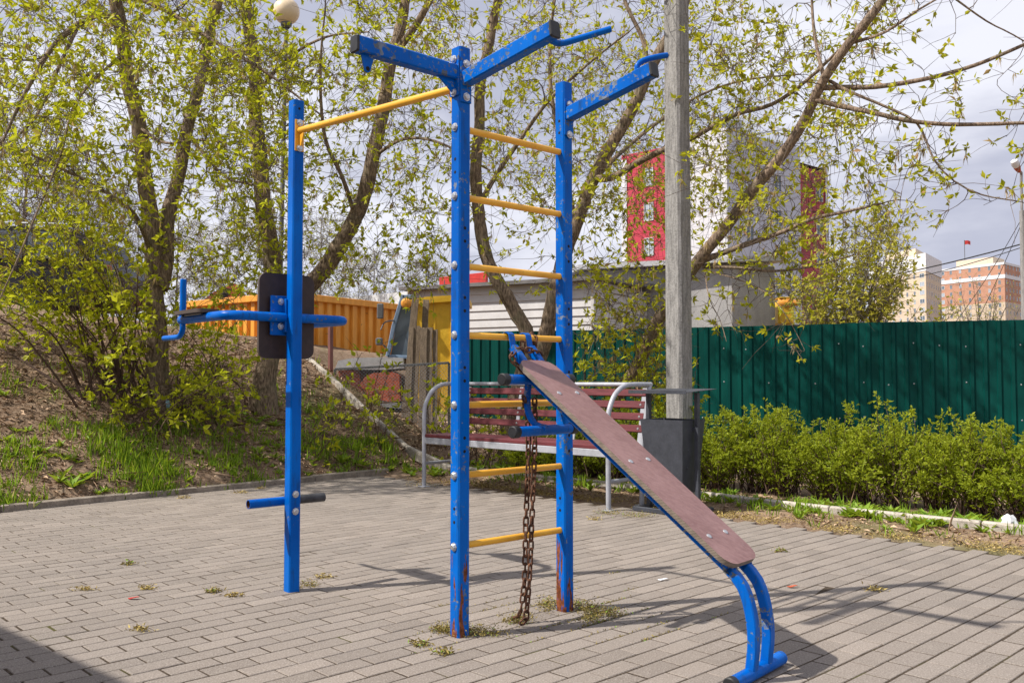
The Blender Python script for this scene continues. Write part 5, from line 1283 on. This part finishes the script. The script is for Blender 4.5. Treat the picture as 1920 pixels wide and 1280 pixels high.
def weeds():
    rr = random.Random(22); p = []; d = []; L = []; W = []
    def ros(x, y, z, n, l):
        for _ in range(n):
            a = rr.uniform(0, 6.28); up = rr.uniform(.25, 1.3); p.append((x, y, z)); d.append((math.cos(a), math.sin(a), up)); q = l * rr.uniform(.6, 1.2); L.append(q); W.append(q * rr.uniform(.22, .42))
    for _ in range(3000):
        s = .16 + 2.2 * rr.random() ** 1.3; l = rr.uniform(-7.5, .2); x = KP[0] + KD[0] * l + KN[0] * s; y = KP[1] + KD[1] * l + KN[1] * s
        if rr.random() < clump(x, y, 1.2, 4) ** 2 * .40: ros(x, y, hgt(x, y), rr.randint(6, 12), rr.uniform(.05, .115))
    for _ in range(700):
        a = rr.uniform(0, 6.3); t = rr.gauss(.02, .13); x = .22 + a * .707 + .707 * t; y = 9.4 - a * .72 + .707 * t; u = 960 + x / y * F
        w = 1.0 if 1560 < u < 1840 else .4
        if rr.random() < w: ros(x, y, max(hgt(x, y), 0), rr.randint(7, 13), rr.uniform(.05, .115))
    for _ in range(150):
        x, y = rr.uniform(-1.6, .6), rr.uniform(9.7, 11.0)
        if -.45 < tval(x, y): ros(x, y, max(0, hgt(x, y)), rr.randint(7, 12), rr.uniform(.06, .12))
    for u, v, l in ((640, 868, .14), (675, 876, .15), (110, 905, .13), (135, 915, .14), (160, 900, .13), (515, 800, .14), (60, 870, .13)):
        q = onG(u, v); ros(q.x, q.y, q.z, 12, l)
    p = np.array(p); d = np.array(d); L = np.array(L); n = len(p)
    o = leaves('weeds', 'weed_leaf', None, p, d, np.tile(np.array([[0, 0, 1.0]]), (n, 1)) + rdir(n) * .3, L, np.array(W), np.clip(rng.normal(.5, .25, n), 0, 1), .25); tag(o, 'broad leaved weeds and dandelions sprouting along the kerbs', 'weeds', kind='stuff')
weeds()
def leaf_litter():
    rr = random.Random(23); p = []
    for _ in range(150000):
        x = rr.uniform(-7.5, 0); y = rr.uniform(5, 14.5); s = sval(x, y)
        if s < .13 or s > 4.5 or (x < -.62 * y) or rr.random() < s * .1: continue
        p.append((x, y, hgt(x, y) + rr.uniform(0, .016)))
    for _ in range(5000):
        a = rr.uniform(-1.2, 7); t = rr.uniform(-.62, .4); x = .22 + a * .707 + .707 * t; y = 9.4 - a * .72 + .707 * t; p.append((x, y, hgt(x, y) + .006))
    p = np.array(p); n = len(p); d = rdir(n) * np.array([1, 1, .35]); L = .016 + .06 * rng.random(n) ** 1.8; W = L * rng.uniform(.1, .5, n); st = rng.random(n) < .012; L = np.where(st, rng.uniform(.12, .4, n), L); W = np.where(st, rng.uniform(.004, .008, n), W); p[:, 2] += st * .012
    o = leaves('leaf_litter', 'litter', None, p, d, np.array([[0, 0, 1.0]]) + rdir(n) * .7, L, W, np.clip(rng.normal(.45, .28, n), 0, 1), .35); tag(o, 'dry brown leaf litter covering the soil of the bank', 'leaf litter', kind='stuff')
    p = []
    for _ in range(17000):
        a = rr.uniform(-.6, 7); t = -.74 + abs(rr.gauss(0, .22)); x = .22 + a * .707 + .707 * t; y = 9.4 - a * .72 + .707 * t
        if clump(x, y, 2.2) + rr.random() * .5 > .55: p.append((x, y, max(hgt(x, y), -.0) + rr.uniform(.0, .022)))
    for _ in range(700):
        q = G(rr.uniform(760, 900), rr.uniform(893, 912)); p.append((q.x, q.y, rr.uniform(.002, .02)))
    p = np.array(p); n = len(p); d = rdir(n) * np.array([1, 1, .3]); L = rng.uniform(.008, .026, n)
    o = leaves('fallen_catkins', 'fallen_catkin', None, p, d, np.array([[0, 0, 1.0]]) + rdir(n) * .5, L, L * rng.uniform(.15, .4, n), np.clip(rng.normal(.5, .3, n), 0, 1), .3); tag(o, 'yellow brown fallen catkins lying along the paving edge', 'catkins', kind='stuff')
leaf_litter()
def moss():
    rr = random.Random(24); p = []
    def blob(u, v, n, ru, rv):
        for _ in range(int(n * 1.9)):
            q = G(u + rr.gauss(0, ru * 1.15), v + rr.gauss(0, rv)); h = abs(rr.gauss(0, .013)); p.append((q.x, q.y, h))
    for a in ((830, 1183, 260, 9, 3), (880, 1186, 330, 22, 4), (920, 1190, 120, 14, 3), (868, 1190, 120, 14, 3), (966, 1166, 200, 12, 3), (980, 1160, 120, 10, 3), (1026, 1136, 260, 10, 7), (1060, 1135, 160, 14, 3), (1095, 1140, 240, 14, 5), (1120, 1150, 260, 16, 5), (1150, 1154, 140, 12, 3), (1110, 1163, 160, 12, 3), (548, 1104, 120, 8, 2), (582, 1098, 120, 8, 2), (1140, 962, 160, 12, 2), (1200, 968, 200, 16, 2), (1180, 965, 80, 18, 2), (796, 910, 60, 10, 2)): blob(*a)
    def joint(c0, i0, L, n):      # moss sitting in the joints between pavers
        for _ in range(n):
            k = rr.random(); q = c0 + E1 * (L * k) ; b = round(q.dot(E2) / .1) * .1; q = E1 * q.dot(E1) + E2 * (b + rr.gauss(0, .004)); p.append((q.x, q.y, rr.uniform(-.006, .003)))
    for _ in range(46):
        q = G(rr.gauss(1050, 120), rr.gauss(1165, 35)); joint(q, 0, rr.uniform(.08, .3), 26)
    p_ = np.array(p); n = len(p_); d = rdir(n) * np.array([1, 1, .5]) + np.array([0, 0, .5]); L = rng.uniform(.005, .016, n)
    o = leaves('moss', 'moss', None, p_, d, rdir(n), L, L * .35, np.clip(rng.normal(.45, .28, n), 0, 1), .2); tag(o, 'tufts of green and brown moss round the post feet and in paving joints', 'moss', kind='stuff')
moss()
def catkin_clumps():
    rr = random.Random(25); g = 'catkin clumps scattered on the paving'
    v = []
    lab = {(265, 1182): 'yellow catkin clump nearest the shadow at lower left', (158, 1106): 'yellow catkin clump stretched over two pavers left of the reddish petal', (275, 1104): 'small yellow clump beside the reddish petal', (438, 1117): 'roundest brown catkin clump left of the leftmost post', (400, 1110): 'tiny green clump just left of the round brown one', (242, 1058): 'small green catkin clump far out on the left paving', (345, 934): 'long yellow catkin clump nearest the left kerb', (452, 924): 'catkin clump by the kerb left of the footrest', (490, 916): 'pale catkin clump by the kerb above the footrest', (606, 1083): 'brown catkin clump right of the foot of the leftmost post', (832, 1226): 'green mossy clump on the paving in front of the middle post', (788, 1210): 'straw coloured catkin streak left of the green mossy clump', (1640, 1107): 'yellow clump on the right paving beyond the board shadow', (1462, 1034): 'faint green clump on the paving right of the board end', (1115, 974): 'yellow clump in front of the bench front leg'}
    for (u, w), l in lab.items():
        q = G(u, w); n = 90; s = .022 if u not in (158, 345, 452) else .034; p = np.stack([q.x + rng.normal(0, s, n), q.y + rng.normal(0, .012, n), np.abs(rng.normal(0, .009, n)) + .002], 1); L = rng.uniform(.010, .028, n)
        mt = 'moss' if 'green' in l else 'fallen_catkin'
        root = None; o = leaves('catkin_clump', mt, None, p, rdir(n) * np.array([1, 1, .6]), rdir(n), L, L * .3, rng.random(n), .2); tag(o, l, 'catkins', g)
    for u, w, l, c in ((250, 1123, 'small reddish petal lying on the left paving', 'red_paint'), (1486, 1101, 'small reddish leaf on the right paving near the board foot', 'rusty_red'), (1243, 1088, 'small white scrap lying on the paving behind the board', 'litter_white')):
        q = G(u, w); m = MB(); k = [(0.026 * math.cos(a) * (1 + .2 * math.sin(3 * a)), 0.012 * math.sin(a)) for a in [i * .5236 for i in range(12)]]
        m.slab([V((q.x + a, q.y + b, .009 + .004 * math.sin(a * 90))) for a, b in k], (0, 0, 1), .002); tag(m.build('petal' if 'petal' in l else 'scrap', c, None, 0), l, 'petal' if 'petal' in l else 'scrap')
catkin_clumps()
def bag(u, v, w, h, name, label, mat, seed):
    q = onG(u, v); q.z = max(q.z, 0); rr = random.Random(seed); m = MB(); nu, nv = 14, 8; vs = []
    for j in range(nv + 1):
        f = j / nv; r = w * .5 * (math.sin(math.pi * (.12 + .8 * f)) ** .6) * (1 - .35 * f)
        for i in range(nu):
            a = 2 * math.pi * i / nu; k = r * (1 + rr.uniform(-.25, .25)); vs.append((q.x + k * math.cos(a), q.y + k * .7 * math.sin(a), q.z + h * f + rr.uniform(-.01, .01)))
    fs = [(j * nu + i, j * nu + (i + 1) % nu, (j + 1) * nu + (i + 1) % nu, (j + 1) * nu + i) for j in range(nv) for i in range(nu)] + [tuple(range(nv * nu, nv * nu + nu))]
    m.add(vs, fs); tag(m.build(name, mat, None, 20), label, 'litter' if 'bag' not in name else 'bag')
bag(1893, 996, .15, .11, 'plastic_bag', 'crumpled white plastic bag lying at the foot of the hedge', 'litter_white', 1)
bag(312, 772, .12, .13, 'plastic_scrap', 'pale blue plastic scrap at the foot of the forked trunk', 'litter_blue', 2)

# ------------------------------------------------------------------ light, sky, camera
EL, AZ = 50.0, 16.0                     # light travels towards +x, slightly away from the camera
sun = bpy.data.lights.new('sun', 'SUN'); sun.energy = 5.0; sun.angle = R(0.8); sun.color = (1.0, 0.945, 0.86)
so = bpy.data.objects.new('sun', sun); COL.objects.link(so)
ld = V((math.cos(R(EL)) * math.cos(R(AZ)), math.cos(R(EL)) * math.sin(R(AZ)), -math.sin(R(EL))))
so.rotation_euler = ld.to_track_quat('-Z', 'Y').to_euler(); so.location = (-20, -5, 30)
w = bpy.data.worlds.new('World'); scene.world = w; w.use_nodes = True; nt = w.node_tree; nt.nodes.clear()
out = nt.nodes.new('ShaderNodeOutputWorld'); bg = nt.nodes.new('ShaderNodeBackground'); sky = nt.nodes.new('ShaderNodeTexSky'); sky.sky_type = 'NISHITA'; sky.sun_disc = False
sky.sun_elevation = R(EL); sd = -ld; sky.sun_rotation = math.atan2(sd.x, sd.y); sky.dust_density = 1.5; sky.altitude = 150
tc = nt.nodes.new('ShaderNodeTexCoord'); mp = nt.nodes.new('ShaderNodeMapping'); mp.inputs['Scale'].default_value = (1.3, 1.3, 4.2)
n1 = nt.nodes.new('ShaderNodeTexNoise'); n1.inputs['Scale'].default_value = 2.1; n1.inputs['Detail'].default_value = 7; n1.inputs['Roughness'].default_value = 0.52
n2 = nt.nodes.new('ShaderNodeTexNoise'); n2.inputs['Scale'].default_value = 1.1; n2.inputs['Detail'].default_value = 5
mr = nt.nodes.new('ShaderNodeMapRange'); mr.interpolation_type = 'SMOOTHSTEP'; mr.inputs[1].default_value = .38; mr.inputs[2].default_value = .60
mr2 = nt.nodes.new('ShaderNodeMapRange'); mr2.interpolation_type = 'SMOOTHSTEP'; mr2.inputs[1].default_value = .30; mr2.inputs[2].default_value = .55; mr2.inputs[3].default_value = .72; mr2.inputs[4].default_value = .97
mx = nt.nodes.new('ShaderNodeMix'); mx.data_type = 'RGBA'; mx.inputs[6].default_value = (5.0, 5.2, 6.4, 1); mx.inputs[7].default_value = (8.6, 8.7, 9.6, 1)
m2 = nt.nodes.new('ShaderNodeMix'); m2.data_type = 'RGBA'
lk = nt.links.new
lk(tc.outputs['Generated'], mp.inputs[0]); lk(mp.outputs[0], n1.inputs['Vector']); lk(mp.outputs[0], n2.inputs['Vector']); lk(n1.outputs[0], mr.inputs[0]); lk(mr.outputs[0], mx.inputs[0])
lk(n2.outputs[0], mr2.inputs[0]); lk(mr2.outputs[0], m2.inputs[0]); lk(sky.outputs[0], m2.inputs[6]); lk(mx.outputs[2], m2.inputs[7]); lk(m2.outputs[2], bg.inputs[0]); bg.inputs[1].default_value = 0.085; lk(bg.outputs[0], out.inputs[0])
cam = bpy.data.cameras.new('camera'); cam.sensor_width = 36; cam.lens = F / 1920 * 36; cam.clip_end = 3000; cam.clip_start = .05
co = bpy.data.objects.new('camera', cam); COL.objects.link(co); co.location = (0, 0, CAMH); co.rotation_euler = (R(90) + PITCH, 0, 0); scene.camera = co
scene.render.engine = 'CYCLES'; scene.cycles.use_denoising = True; scene.cycles.max_bounces = 8; scene.cycles.transparent_max_bounces = 8
vs = scene.view_settings; vs.view_transform = 'Standard'; vs.look = 'None'; vs.exposure = 0.36; vs.gamma = 1.0
